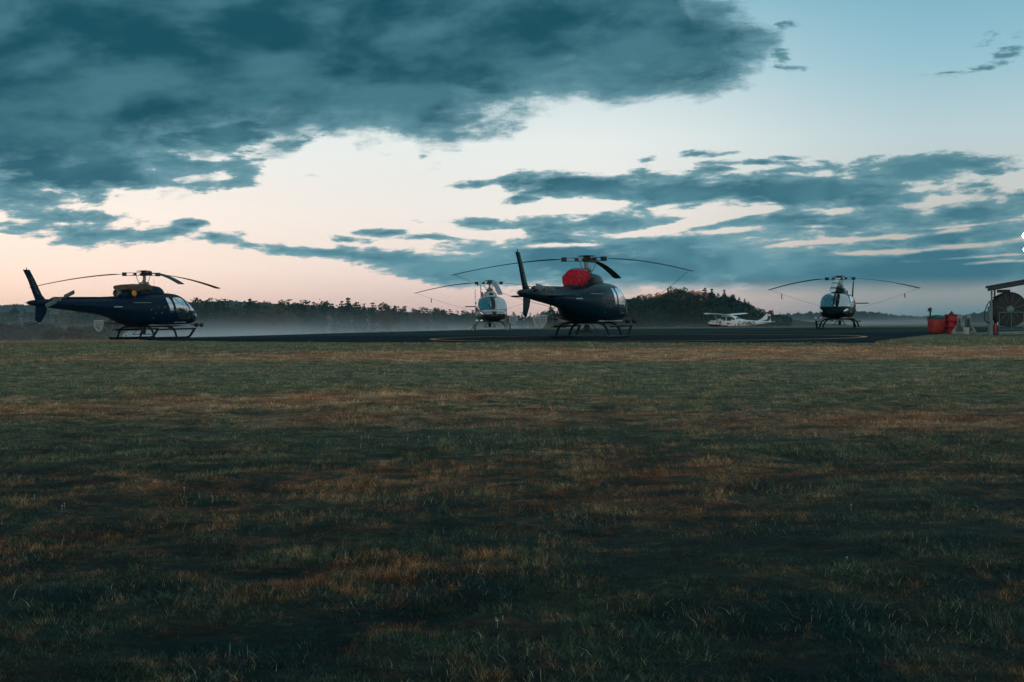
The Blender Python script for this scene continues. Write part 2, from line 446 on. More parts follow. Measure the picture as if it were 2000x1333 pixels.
n2 = W.noise(Pn2, 4.2, 10, .58, .2).outputs['Fac']
nn = W.math('MULTIPLY_ADD', n1, 5.0, -2.35)
nn2 = W.math('MULTIPLY_ADD', n2, 7.0, -3.5)
dB = W.math('ADD', bd, W.math('ADD', W.math('MULTIPLY_ADD', nn2, .75, .55), W.math('MULTIPLY', nn, .45)))
# holes of light in the big deck on the left
dS = W.math('ADD', bs, nn)
aB = W.mr(dB, -.05, .95, 0, 1)
aS = W.mr(dS, -.05, .62, 0, 1)
alpha = W.math('MAXIMUM', aB, aS)
horizon_fade = W.mr(V, .03, .075, .0, 1)
alpha = W.math('MULTIPLY', alpha, horizon_fade)
dens = W.math('MAXIMUM', W.math('MULTIPLY', dB, .70), dS)
core = W.mr(dens, .2, 1.6, 0, 1)
hi = W.mr(V, .12, .42, 0, 1)
n3 = W.noise(W.mapping(PW, (5, 2, 0), (0, 0, R(5)), (1, .46, 1)), 4.0, 11, .53, .1).outputs['Fac']
sh = W.mr(n3, .38, .64, 0, 1)
colD = W.mix(hi, lin(60, 116, 136), lin(12, 76, 93))
colM = W.mix(hi, lin(96, 148, 163), lin(66, 118, 133))
colE = W.mix(hi, lin(128, 168, 178), lin(104, 150, 164))
# right side of the sky is darker
body = W.mix(sh, colD, colM)
ccol = W.mix(core, colE, body)
dark_r = W.mr(U, .2, 1.0, 0, .25)
ccol = W.mix(dark_r, ccol, lin(20, 90, 108))
final = W.mix(alpha, sky, ccol)
# below the horizon
final = W.mix(W.mr(dz, -.02, -.002, 1, 0), final, lin(40, 58, 60))
nish = W.n.new('ShaderNodeTexSky'); nish.sky_type = 'NISHITA'; nish.sun_disc = False
nish.sun_elevation = R(6.0); nish.sun_rotation = R(-150); nish.air_density = 1.2; nish.dust_density = 1.5
nb = W.n.new('ShaderNodeBackground'); W.link(nish.outputs[0], nb.inputs[0]); nb.inputs[1].default_value = .003
bg = W.n.new('ShaderNodeBackground'); W.link(final, bg.inputs[0]); bg.inputs[1].default_value = 1.0
ad = W.n.new('ShaderNodeAddShader'); W.link(bg.outputs[0], ad.inputs[0]); W.link(nb.outputs[0], ad.inputs[1])
wo = W.n.new('ShaderNodeOutputWorld'); W.link(ad.outputs[0], wo.inputs['Surface'])
world.cycles.sampling_method = 'MANUAL'; world.cycles.sample_map_resolution = 512

sun = bpy.data.lights.new('sun', 'SUN'); sun.energy = .45; sun.angle = R(10); sun.color = (1, .90, .82)
so = bpy.data.objects.new('sun', sun); COL.objects.link(so)
sd = Vector((math.sin(R(-150)) * math.cos(R(6)), math.cos(R(-150)) * math.cos(R(6)), math.sin(R(6))))
so.rotation_euler = sd.to_track_quat('Z', 'Y').to_euler(); so.location = (-20, 30, 40)

# ------------------------------------------------------------------ turf colour node group
def turf_color(T, pos):
    """world-position driven turf colour, shared by soil and blades"""
    fl = T.mapping(pos, (0, 0, 0), (0, 0, 0), (1, 1, 1e6))
    a = T.noise(fl, .55, 7, .72, .3).outputs['Fac']
    b = T.noise(fl, 3.6, 6, .72, .2).outputs['Fac']
    c = T.noise(fl, 1.1, 5, .62, .4).outputs['Fac']
    patches = [(6, 36.5, 15, 4.2, 2.7), (14, 35, 8, 2.8, 1.9), (-6, 36.5, 7, 2.6, .7), (20, 36, 8, 3, .9), (-9, 20, 9, 1.7, .7), (-2.6, 21.8, 3.4, 1.6, 1.1), (4.8, 17.5, 3.6, 1.8, .9), (7, 16.6, 2.6, 1.4, .7), (-.5, 18.6, 4, 1.2, .5),
               (-.9, 8.2, .8, .5, .55), (.2, 10.6, 1.3, 1.0, .5), (-3.4, 9.2, 1.0, .9, .4), (1.8, 12.6, 1.8, 1.3, .4), (-1.6, 12.0, 1.8, 1.2, .4), (-20, 64, 14, 5, .8)]
    pb = None
    for (cx, cy, rx, ry, st) in patches:
        q = T.mapping(fl, (cx, cy, 0), (0, 0, 0), (rx, ry, 1))
        e = T.math('MULTIPLY_ADD', T.length(q), -st, st)
        pb = e if pb is None else T.math('MAXIMUM', pb, e)
    pb = T.math('MAXIMUM', pb, -.45)
    r = T.math('ADD', pb, T.math('ADD', T.math('MULTIPLY_ADD', a, 3.4, -1.45), T.math('MULTIPLY_ADD', b, 4.4, -2.2)))
    sx0, sy0, sz0 = T.sep(pos)
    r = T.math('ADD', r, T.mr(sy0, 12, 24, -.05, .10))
    rust = T.mr(r, -.2, 1.1)
    gr = T.mix(T.mr(c, .35, .65), (.008, .044, .043), (.055, .088, .052))
    gr = T.mix(T.mr(b, .55, .72), gr, (.19, .16, .085))
    rc = T.mix(T.mr(c, .4, .65), (.30, .098, .038), (.37, .165, .065))
    sx, sy, sz = T.sep(pos)
    graze_light = T.math('MULTIPLY', T.mr(T.math('ADD', sy, T.math('MULTIPLY_ADD', c, 14., -7.)), 3., 27.), .88)  # grazing light on the far turf painted in: colours paler with distance
    gr = T.mix(graze_light, gr, T.mix(T.mr(b, .38, .62), (.110, .140, .075), (.33, .285, .145)))
    rc = T.mix(graze_light, rc, T.mix(T.mr(c, .38, .62), (.52, .22, .10), (.68, .40, .22)))
    e_ = T.noise(T.mapping(pos, (0, 0, 0), (0, 0, 0), (1.6, .9, 1e6)), 2.2, 7, .72, .2).outputs['Fac']
    mo_ = T.mr(e_, .38, .60, .58, 1.25)
    return T.mix(1., T.mix(rust, gr, rc), T.comb(mo_, mo_, mo_), 'MULTIPLY'), a, b

def ground_material():
    m = bpy.data.materials.new('turf_soil'); nd, lk = nodes_of(m)
    T = NT(m.node_tree)
    g = T.n.new('ShaderNodeNewGeometry')
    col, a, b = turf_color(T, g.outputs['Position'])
    fine = T.noise(g.outputs['Position'], 14, 6, .65).outputs['Fac']
    col = T.mix(T.mr(fine, .35, .6), T.mix(1., col, (.45, .45, .45), 'MULTIPLY'), col)
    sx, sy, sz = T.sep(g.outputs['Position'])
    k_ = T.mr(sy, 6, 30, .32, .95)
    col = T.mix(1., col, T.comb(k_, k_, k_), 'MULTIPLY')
    farn = T.noise(g.outputs['Position'], .03, 5, .6).outputs['Fac']
    fc = T.mix(T.mr(farn, .4, .6), (.02, .035, .028), (.06, .055, .038))
    col = T.mix(T.mr(sy, 110, 160), col, fc)
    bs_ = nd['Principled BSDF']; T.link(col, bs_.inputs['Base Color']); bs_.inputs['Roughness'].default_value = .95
    bs_.inputs['Specular IOR Level'].default_value = .2
    bp = T.n.new('ShaderNodeBump'); bp.inputs['Strength'].default_value = .6; bp.inputs['Distance'].default_value = .03
    T.link(fine, bp.inputs['Height']); T.link(bp.outputs[0], bs_.inputs['Normal'])
    return m

def blade_material():
    m = bpy.data.materials.new('grass_blades'); nd, lk = nodes_of(m)
    T = NT(m.node_tree)
    g = T.n.new('ShaderNodeNewGeometry')
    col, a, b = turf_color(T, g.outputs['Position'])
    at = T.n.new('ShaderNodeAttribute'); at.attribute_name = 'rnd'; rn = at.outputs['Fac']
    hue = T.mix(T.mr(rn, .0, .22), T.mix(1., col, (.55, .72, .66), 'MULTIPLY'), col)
    hue = T.mix(T.mr(rn, .86, .97), hue, (.46, .38, .22))
    br = T.mr(rn, .2, .8, .40, 2.0, False)
    v = T.comb(br, br, br)
    mm = T.n.new('ShaderNodeMix'); mm.data_type = 'RGBA'; mm.blend_type = 'MULTIPLY'; mm.inputs[0].default_value = 1
    T.link(hue, mm.inputs[6]); T.link(v, mm.inputs[7])
    c = mm.outputs[2]
    nd.remove(nd['Principled BSDF'])
    d = T.n.new('ShaderNodeBsdfDiffuse'); T.link(c, d.inputs['Color'])
    tl = T.n.new('ShaderNodeBsdfTranslucent'); T.link(c, tl.inputs['Color'])
    gl = T.n.new('ShaderNodeBsdfGlossy'); gl.inputs['Roughness'].default_value = .45; gl.inputs['Color'].default_value = (.5, .6, .6, 1)
    m1 = T.n.new('ShaderNodeMixShader'); m1.inputs[0].default_value = .35
    T.link(d.outputs[0], m1.inputs[1]); T.link(tl.outputs[0], m1.inputs[2])
    m2 = T.n.new('ShaderNodeMixShader'); m2.inputs[0].default_value = .025
    T.link(m1.outputs[0], m2.inputs[1]); T.link(gl.outputs[0], m2.inputs[2])
    T.link(m2.outputs[0], nd['Material Output'].inputs['Surface'])
    return m

# ground sheet
ys = np.concatenate([[-2500, -600, -150, -40, -15], np.arange(-8, 5, 1), np.arange(5, 48, .3), np.arange(48, 125, 1.), np.arange(125, 620, 8), np.arange(620, 4500, 120)])
xp = np.concatenate([np.arange(0, 20, .3), np.arange(20, 60, 1.), np.arange(60, 300, 6), np.arange(300, 3600, 120)])
xs = np.concatenate([-xp[:0:-1], xp])
GX, GY = np.meshgrid(xs, ys)
GZ = gh(GX, GY)
nx, ny = len(xs), len(ys)
me = bpy.data.meshes.new('ground')
vs = np.stack([GX, GY, GZ], -1).reshape(-1, 3)
idx = np.arange(nx * ny).reshape(ny, nx)
q = np.stack([idx[:-1, :-1], idx[:-1, 1:], idx[1:, 1:], idx[1:, :-1]], -1).reshape(-1, 4)
def np_mesh(me, vs, q):
    me.vertices.add(len(vs)); me.vertices.foreach_set('co', vs.astype(np.float32).ravel())
    k = q.shape[1]
    me.loops.add(q.size); me.loops.foreach_set('vertex_index', q.astype(np.int32).ravel())
    me.polygons.add(len(q)); me.polygons.foreach_set('loop_start', np.arange(0, q.size, k, dtype=np.int32))
    me.update(calc_edges=True)
np_mesh(me, vs, q)
me.polygons.foreach_set('use_smooth', [True] * len(q))
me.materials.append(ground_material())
go = bpy.data.objects.new('ground', me); COL.objects.link(go)
tag(go, 'field of short green and rust brown turf reaching back to a foggy valley', kind='structure')

# grass blades
def make_grass():
    P_ = []
    for d0, d1, dens in ((4.6, 9, 5600), (9, 15, 2600), (15, 26, 850), (26, 47, 240)):
        A = .40 * (d1 ** 2 - d0 ** 2)
        n = int(A * dens)
        D = np.sqrt(rng.random(n) * (d1 ** 2 - d0 ** 2) + d0 ** 2)
        X = (rng.random(n) * 2 - 1) * .40 * D
        P_.append(np.stack([X, D], -1))
    P_ = np.concatenate(P_)
    # strip beyond the apron's near edge at the right and left
    n = 16000
    D = 47 + rng.random(n) * 24; X = (rng.random(n) * 2 - 1) * .42 * D
    P_ = np.concatenate([P_, np.stack([X, D], -1)])
    X, D = P_[:, 0], P_[:, 1]
    # pull blades towards tussock centres
    cell = .075 + .004 * D
    cx_ = (np.floor(X / cell) + .5) * cell; cy_ = (np.floor(D / cell) + .5) * cell
    jx = (vnoise(cx_ * 91.7, cy_ * 57.3) - .5) * cell; jy = (vnoise(cx_ * 37.1 + 9, cy_ * 83.9) - .5) * cell
    pull = .55 * rng.random(len(X))
    X = X + (cx_ + jx - X) * pull; D = D + (cy_ + jy - D) * pull
    dn = fbm(X * 1.6, D * 1.6, 3)
    dn2 = fbm(X * 5 + 3, D * 5, 2)
    keep = (rng.random(len(X)) < .88 + 1.2 * sst(.35, .65, dn) * sst(.25, .6, dn2)) & (on_apron(X, D) < -.25 + .5 * rng.random(len(X)))
    X, D, dn = X[keep], D[keep], dn[keep]
    n = len(X)
    Z = gh(X, D) - .006
    h = (.013 + .026 * rng.random(n) ** 1.6) * (.65 + .75 * sst(.35, .7, dn))
    tall = rng.random(n) < .012
    h[tall] *= 2.0
    w = np.maximum(.0026, D * .00026) * (.7 + .6 * rng.random(n))
    h = h * (1 + D * .008)
    ang = rng.random(n) * 2 * np.pi
    ca, sa = np.cos(ang), np.sin(ang)
    la = rng.random(n) * 2 * np.pi; ln = h * (.2 + 1.3 * rng.random(n))
    lx, ly = np.cos(la) * ln, np.sin(la) * ln
    v = np.zeros((n, 5, 3))
    base = np.stack([X, D, Z], -1)
    side = np.stack([ca * w / 2, sa * w / 2, np.zeros(n)], -1)
    mid = base + np.stack([lx * .35, ly * .35, h * .6], -1)
    tip = base + np.stack([lx, ly, h], -1)
    v[:, 0] = base - side; v[:, 1] = base + side; v[:, 2] = mid + side * .75; v[:, 3] = mid - side * .75; v[:, 4] = tip
    k = np.arange(n)[:, None] * 5
    tri = np.concatenate([k + [0, 1, 2], k + [0, 2, 3], k + [3, 2, 4]], 1).reshape(-1, 3)
    me = bpy.data.meshes.new('grass'); np_mesh(me, v.reshape(-1, 3), tri)
    at = me.attributes.new('rnd', 'FLOAT', 'POINT')
    r_ = np.clip(rng.random(n) * .8 + .2 * dn, 0, 1)
    at.data.foreach_set('value', np.repeat(r_, 5).astype(np.float32))
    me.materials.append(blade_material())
    o = bpy.data.objects.new('grass', me); COL.objects.link(o)
    tag(o, 'short mown grass blades in green, straw and rust over the whole field', 'grass', kind='stuff')
make_grass()

# tiny pale flower heads scattered in the turf
def make_flowers():
    vs_, fs_ = [], []
    spots = []
    for cx, cy, n, sp in ((-.95, 15.2, 12, .5), (4.8, 24, 16, .9), (-4.5, 27, 26, 1.8), (.3, 28, 20, 1.6), (2.9, 30, 26, 1.4), (9.5, 25.5, 14, .8), (-.05, 6.9, 3, .05), (12, 31, 20, 1.2), (-8, 13, 6, 1.), (3.2, 9.6, 4, .8), (5.4, 13.4, 8, .6), (-3.5, 11, 6, .9)):
        for i in range(n): spots.append((random.gauss(cx, sp), random.gauss(cy, sp)))
    m = MB()
    for x, y in spots:
        z = ghs(x, y) + random.uniform(.03, .05); r = random.uniform(.003, .006) * (1 + y * .045)
        m.lathe([(r * .3, -r * .4), (r, 0), (r * .4, r * .5)], (x, y, z), 6)
        m.tube([(x, y, z), (x, y, z - .08)], .0015, 3, caps=False)
    o = m.build('flowers', M['dirty_white'], fix=False)
    tag(o, 'tiny pale flower heads scattered through the grass', 'flowers', kind='stuff')
make_flowers()

# ------------------------------------------------------------------ apron asphalt + painted ring
def asphalt_material():
    m = bpy.data.materials.new('asphalt'); nd, lk = nodes_of(m); T = NT(m.node_tree)
    g = T.n.new('ShaderNodeNewGeometry'); pos = g.outputs['Position']
    st = T.mapping(pos, (0, 0, 0), (0, 0, R(-2)), (9, .9, 1))
    s1 = T.noise(st, .7, 5, .6, .2).outputs['Fac']
    s2 = T.noise(pos, 26, 4, .6).outputs['Fac']
    s3 = T.noise(pos, .25, 5, .6).outputs['Fac']
    sx, sy, sz = T.sep(pos)
    old = T.mr(T.math('ADD', sy, T.math('MULTIPLY_ADD', s1, 8., -4.)), 64., 70.)
    c = T.mix(T.mr(s3, .35, .65), T.mix(old, (.003, .013, .019), (.010, .030, .036)), T.mix(old, (.007, .024, .031), (.024, .054, .058)))
    c = T.mix(T.math('MULTIPLY', T.mr(s1, .58, .72), old), c, (.05, .08, .07))
    c = T.mix(T.mr(s2, .45, .75, 0, .2), c, (.015, .03, .035))
    b = nd['Principled BSDF']; T.link(c, b.inputs['Base Color']); b.inputs['Roughness'].default_value = .9
    b.inputs['Specular IOR Level'].default_value = .03
    bp = T.n.new('ShaderNodeBump'); bp.inputs['Strength'].default_value = .4; bp.inputs['Distance'].default_value = .01
    T.link(s2, bp.inputs['Height']); T.link(bp.outputs[0], b.inputs['Normal'])
    return m
aa = np.linspace(-.262, .5, 150)
dn_, df_ = np.interp(aa, NEAR_A, NEAR_D), np.interp(aa, FAR_A, FAR_D)
tt = np.linspace(0, 1, 30)
wob = (fbm(aa * 60, aa * 0, 3) - .5) * .9
DD = (dn_ + wob)[None, :] * (1 - tt[:, None]) + df_[None, :] * tt[:, None]
XX = aa[None, :] * DD
ZZ = smooth_h(XX, DD) - .004
me = bpy.data.meshes.new('apron')
idx = np.arange(DD.size).reshape(DD.shape)
np_mesh(me, np.stack([XX, DD, ZZ], -1).reshape(-1, 3), np.stack([idx[:-1, :-1], idx[:-1, 1:], idx[1:, 1:], idx[1:, :-1]], -1).reshape(-1, 4))
me.materials.append(asphalt_material())
ap = bpy.data.objects.new('apron', me); COL.objects.link(ap)
tag(ap, 'dark asphalt helicopter apron with a faded yellow landing circle', kind='structure')
mk = MB()
N = 160
CX, CY, RR = 5.2, 55.4, 8.3
for i in range(N):
    a0, a1 = 2 * math.pi * i / N, 2 * math.pi * (i + 1) / N
    pts = []
    for a, r in ((a0, RR - .10), (a1, RR - .10), (a1, RR + .10), (a0, RR + .10)):
        x, y = CX + r * math.cos(a), CY + r * math.sin(a)
        pts.append((x, y, float(smooth_h(np.array(x), np.array(y))) + .002))
    mk.add(pts, [(0, 1, 2, 3)])
def worn_yellow():
    m = bpy.data.materials.new('worn_yellow_paint'); nd, lk = nodes_of(m); T = NT(m.node_tree)
    g = T.n.new('ShaderNodeNewGeometry')
    n_ = T.noise(g.outputs['Position'], 3, 5, .7).outputs['Fac']
    c = T.mix(T.mr(n_, .50, .70), (.95, .40, .035), (.25, .13, .045))
    b = nd['Principled BSDF']; T.link(c, b.inputs['Base Color']); b.inputs['Roughness'].default_value = .6
    return m
o = mk.build('landing_circle', worn_yellow(), fix=False)
tag(o, 'worn yellow painted landing circle around the helicopter with the red cover', kind='structure')

# ------------------------------------------------------------------ helicopter
ST = [  # x, zb, zt, hw, n
 (3.36, 1.00, 1.10, .10, 2.2), (3.33, .92, 1.17, .30, 2.3), (3.24, .83, 1.25, .49, 2.4), (3.10, .75, 1.335, .635, 2.5), (2.90, .68, 1.46, .745, 2.6),
 (2.6, .625, 1.69, .835, 2.7), (2.25, .59, 1.94, .895, 2.8), (1.95, .57, 2.09, .92, 2.85), (1.65, .56, 2.155, .93, 2.9), (1.2, .55, 2.18, .935, 2.9),
 (.5, .55, 2.18, .935, 2.9), (-.2, .56, 2.15, .925, 2.8), (-.8, .59, 2.08, .88, 2.6), (-1.3, .68, 2.0, .78, 2.4), (-1.8, .82, 1.95, .64, 2.25),
 (-2.3, .97, 1.92, .50, 2.1), (-2.9, 1.10, 1.90, .38, 2.0), (-3.6, 1.20, 1.88, .31, 2.0), (-4.6, 1.30, 1.86, .26, 2.0), (-5.6, 1.39, 1.84, .22, 2.0),
 (-6.5, 1.48, 1.82, .17, 2.0), (-7.1, 1.54, 1.78, .12, 2.0), (-7.4, 1.58, 1.74, .08, 2.0), (-7.5, 1.62, 1.70, .03, 2.0)]
SX = np.array([s[0] for s in ST])[::-1]
SV = np.array([s[1:] for s in ST])[::-1]
def sect(x):
    # cubic-ish smooth interpolation
    i = int(np.clip(np.searchsorted(SX, x) - 1, 0, len(SX) - 2))
    x0, x1 = SX[i], SX[i + 1]; t = (x - x0) / (x1 - x0)
    p0, p1 = SV[i], SV[i + 1]
    m0 = (SV[i + 1] - SV[max(i - 1, 0)]) / (SX[i + 1] - SX[max(i - 1, 0)]) * (x1 - x0)
    j = min(i + 2, len(SX) - 1)
    m1 = (SV[j] - SV[i]) / (SX[j] - SX[i]) * (x1 - x0)
    t2, t3 = t * t, t * t * t
    return (2 * t3 - 3 * t2 + 1) * p0 + (t3 - 2 * t2 + t) * m0 + (-2 * t3 + 3 * t2) * p1 + (t3 - t2) * m1
WIN = {
 'door_window': [(1.03, 1.86), (1.10, 1.94), (1.20, 1.965), (1.62, 1.965), (1.74, 1.92), (2.02, 1.58), (2.20, 1.40), (2.19, 1.34), (2.10, 1.31), (1.34, 1.31), (1.22, 1.36), (1.16, 1.48)],
 'rear_window': [(.54, 1.86), (.58, 1.94), (.66, 1.965), (.76, 1.94), (.86, 1.80), (.99, 1.46), (.97, 1.38), (.90, 1.34), (.80, 1.35), (.72, 1.42), (.62, 1.62)],
 'lower_window': [(1.36, 1.19), (1.42, 1.245), (2.16, 1.235), (2.27, 1.16), (2.34, 1.02), (2.27, .965), (1.60, .965), (1.48, 1.01)],
 'nose_window': [(2.52, 1.16), (2.60, 1.20), (2.92, 1.19), (3.10, 1.10), (3.12, 1.00), (3.02, .93), (2.72, .90), (2.58, .98)],
}
def inpoly(x, z, poly):
    c = False; n = len(poly); j = n - 1
    for i in range(n):
        xi, zi = poly[i]; xj, zj = poly[j]
        if (zi > z) != (zj > z) and x < (xj - xi) * (z - zi) / (zj - zi) + xi: c = not c
        j = i
    return c
def nearest(x, z, poly):
    best = None
    n = len(poly)
    for i in range(n):
        a, b = poly[i], poly[(i + 1) % n]
        dx_, dz_ = b[0] - a[0], b[1] - a[1]
        t = max(0, min(1, ((x - a[0]) * dx_ + (z - a[1]) * dz_) / (dx_ * dx_ + dz_ * dz_)))
        p = (a[0] + t * dx_, a[1] + t * dz_); d = math.hypot(p[0] - x, p[1] - z)
        if best is None or d < best[0]: best = (d, p)
    return best
def xpost(z): return 1.84 + (2.0 - z) * .76
HULL = None
def hull_data():
    """fine grid hull; faces are sorted into shell / windows; edges of openings are snapped to their outlines"""
    global HULL
    if HULL: return HULL
    xs_ = list(np.arange(3.36, .40, -.036)) + list(np.arange(.40, -7.5, -.16)) + [-7.5]
    NR = 128
    rings = []
    for x in xs_:
        zb, zt, hw, n = sect(x)
        rings.append(superring(x, zb, zt, max(hw, .02), n, NR))
    V_ = [list(p) for rg in rings for p in rg]
    faces = []; cls = []
    for i in range(len(xs_) - 1):
        for k in range(NR):
            f = (i * NR + k, i * NR + (k + 1) % NR, (i + 1) * NR + (k + 1) % NR, (i + 1) * NR + k)
            c = np.mean([V_[j] for j in f], axis=0)
            kind = 'shell'
            x, y, z = c
            if x > .45:
                hw = sect(x)[2]
                for nm, poly in WIN.items():
                    if abs(y) > (.30 if nm == 'nose_window' else .62) * hw and inpoly(x, z, poly): kind = nm + ('_p' if y > 0 else '_s'); break
                if kind == 'shell' and x > xpost(z) and z > 1.345 and abs(y) > .035 and x > 1.86:
                    kind = 'windshield_p' if y > 0 else 'windshield_s'
            faces.append(f); cls.append(kind)
    # snap side openings
    vk = {}
    for f, c in zip(faces, cls):
        for j in f: vk.setdefault(j, set()).add(c)
    for j, ks in vk.items():
        ks2 = [k for k in ks if k[:-2] in WIN]
        if len(ks) > 1 and ks2:
            x, y, z = V_[j]
            d, p = nearest(x, z, WIN[ks2[0][:-2]])
            if d < .045:
                zb, zt, hw, n = sect(p[0]); zc, hz = (zb + zt) / 2, (zt - zb) / 2
                yy = hw * max(0, 1 - abs((p[1] - zc) / hz) ** n) ** (1 / n)
                V_[j] = [p[0], math.copysign(yy, y), p[1]]
        elif len(ks) > 1 and any(k.startswith('windshield') for k in ks) and V_[j][2] < 1.40 and V_[j][0] > 2.3:
            x, y, z = V_[j]
            if abs(y) > .06:
                zz = 1.345
                zb, zt, hw, n = sect(x); zc, hz = (zb + zt) / 2, (zt - zb) / 2
                if zt > zz + .01:
                    yy = hw * max(0, 1 - abs((zz - zc) / hz) ** n) ** (1 / n); V_[j] = [x, math.copysign(yy, y), zz]
    HULL = (V_, faces, cls)
    return HULL

def submesh(V_, faces, sel):
    ids = {}; vs_ = []; fs_ = []
    for f in sel:
        g = []
        for j in faces[f]:
            if j not in ids: ids[j] = len(vs_); vs_.append(V_[j])
            g.append(ids[j])
        fs_.append(tuple(g))
    return vs_, fs_

def blade_z(r, droop=.60): return 3.06 - droop * max(0, (r - .9) / 4.45) ** 1.7

def make_heli(loc, heading, az0, label, group, paint, belly=None, blade_mats=None, gear=None, basket=True, antenna=True,
              tail_blade=None, lettering=False, droops=(.6, .6, .6), tail_angle=20):
    """local +x nose, +y port, +z up; origin on the ground under the rotor mast"""
    root = empty('helicopter', loc, heading)
    tag(root, label, 'helicopter', group)
    gear = gear or M['gear']; belly = belly or paint
    V_, faces, cls = hull_data()
    sel = {}
    for i, c in enumerate(cls): sel.setdefault(c, []).append(i)
    vs_, fs_ = submesh(V_, faces, sel['shell'])
    mb = MB()
    mb.add(vs_, fs_, 0, True)
    # belly colour and nose bands live in the hull mesh
    for i, f in enumerate(mb.f):
        c = np.mean([mb.v[j] for j in f], axis=0)
        if belly is not paint:
            lim = .93 + .12 * max(0, (c[0] - 2.2)) if c[0] > -1 else .93 + .18 * (-1 - c[0])
            if c[2] < lim: mb.mi[i] = 1
            elif c[0] > 2.6 and lim + .05 < c[2] < lim + .085: mb.mi[i] = 2
            elif c[0] > 2.6 and lim + .12 < c[2] < lim + .14: mb.mi[i] = 2
    V0, F0, C0 = hull_data()
    edgev = set()
    for f_, c_ in zip(F0, C0):
        if c_ != 'shell': edgev.update(f_)
    for fi, i in enumerate(sel['shell']):
        if any(j in edgev for j in F0[i]): mb.mi[fi] = 3
    hull = mb.build('fuselage', [paint, belly, M['maroon'], M['seal']], root)
    md = hull.modifiers.new('skin', 'SOLIDIFY'); md.thickness = .02; md.offset = -1
    for nm in sel:
        if nm == 'shell': continue
        vs_, fs_ = submesh(V_, faces, sel[nm])
        g = MB(); g.add(vs_, fs_, 0, True)
        base = nm[:-2]
        g.build(base, M['screen'] if base in ('windshield', 'nose_window') else M['glass'], hull)
    # door seams, sliding window frame, handles
    for s in (1, -1):
        d = MB()
        def hy(x, z, off=.004):
            zb, zt, hw, n = sect(x); zc, hz = (zb + zt) / 2, (zt - zb) / 2
            return s * (hw * max(0, 1 - abs((z - zc) / hz) ** n) ** (1 / n) + off)
        for path in ([(1.0, 2.0), (1.04, 1.5), (1.12, 1.25), (1.12, .75)], [(.45, 2.0), (.45, 1.4), (.45, .75)], [(-.55, 1.75), (-.55, 1.2), (-.55, .85)],
                     [(.45, .75), (1.12, .75), (1.9, .76), (2.45, .80)], [(-.55, 1.40), (0, 1.41), (.45, 1.42)], [(.45, 2.0), (1.0, 2.0), (1.7, 2.01)]):
            d.tube([(x, hy(x, z), z) for x, z in path], .007, 4, smooth=False)
        d.build('door_seam', M['black'], hull)
        d = MB()
        for path in ([(1.55, 1.62), (2.03, 1.60)], [(1.72, 1.61), (1.76, 1.40)], [(1.90, 1.61), (1.95, 1.39)], [(1.62, 1.39), (2.15, 1.38)]):
            d.tube([(x, hy(x, z, -.004), z) for x, z in path], .014, 4)
        d.build('sliding_window_frame', M['black'], hull)
        for x, z, l in ((.98, 1.36, .05), (.30, 1.50, .10), (-.15, 1.50, .05), (-.62, 1.38, .06), (-.45, 1.0, .06), (.1, 1.22, .05), (-.30, 1.22, .04)):
            a = random.uniform(-.6, .6); d = MB()
            d.tube([(x, hy(x, z, .006), z), (x + l * math.cos(a), hy(x + l * math.cos(a), z + l * math.sin(a), .006), z + l * math.sin(a))], .016, 6)
            d.build('door_latch', M['dirty_white'], hull)
        d = MB(); zz = 1.56
        d.tube([(x, hy(x, 1.70 + .0 * x, .004), 1.70) for x in (-.55, -.9, -1.2, -1.5)], .010, 4); d.build('trim_strip', M['dirty_white'], hull); d = MB()
        d.tube([(x, hy(x, 1.50, .004), 1.50) for x in (-2.15, -2.3, -2.45, -2.6)], .026, 4)
        d.build('placard', M['dirty_white'], hull)
    # centre post, wiper
    d = MB()
    cp = []
    for x in np.arange(1.9, 3.12, .1): cp.append((x, 0, sect(x)[1] + .004))
    d.tube(cp, .03, 6); d.build('windshield_post', paint if belly is paint else M['charcoal'], hull)
    d = MB()
    d.tube([(3.02, -.12, sect(3.02)[1] - .01), (2.75, -.27, sect(2.75)[1] - .005), (2.42, -.33, sect(2.42)[1] - .04)], .012, 5)
    d.build('wiper', M['black'], hull)
    # cabin interior
    d = MB(); d.box((1.1, 0, .66), (3.0, 1.3, .04)); d.build('cabin_floor', M['dirty_white'], root)
    d = MB(); d.box((.28, 0, 1.30), (.05, 1.62, 1.1)); d.build('cabin_bulkhead', M['seat'], root)
    d = MB(); d.prism([(2.75, .8), (2.75, 1.28), (2.52, 1.34), (2.42, 1.26), (2.45, .8)], -.28, .28); d.build('instrument_panel', M['black'], root, bevel=.02)
    for y in (-.38, .38):
        d = MB(); d.box((1.12, y, .93), (.46, .44, .12)); d.box((.90, y, 1.22), (.10, .40, .56), rot=Matrix.Rotation(R(-10), 3, 'Y')); d.box((.86, y, 1.58), (.07, .22, .16))
        d.build('seat', M['seat'], root, bevel=.03)
    # engine and gearbox cowling
    cw = [(1.24, 2.15, .18), (1.16, 2.26, .28), (1.0, 2.40, .36), (.82, 2.485, .40), (.5, 2.52, .42), (0, 2.53, .42), (-.5, 2.50, .37), (-.9, 2.42, .33), (-1.4, 2.34, .30), (-1.65, 2.26, .26), (-1.78, 2.15, .2)]
    m1 = MB(); m1.loft([superring(x, 1.80, zt, hw, 2.8, 32) for x, zt, hw in cw])
    cowl = m1.build('engine_cowling', paint, root)
    d = MB()
    for y in (-.2, .2):
        pass
    d.box((1.10, 0, 2.30), (.10, .26, .16), rot=Matrix.Rotation(R(-38), 3, 'Y')); d.build('air_intake', M['black'], cowl, bevel=.01)
    for s in (1, -1):
        d = MB()
        for k in range(5): d.box((-.35 - .09 * k, s * .405, 2.22), (.05, .02, .22))
        d.build('cowling_louvre', M['black'], cowl)
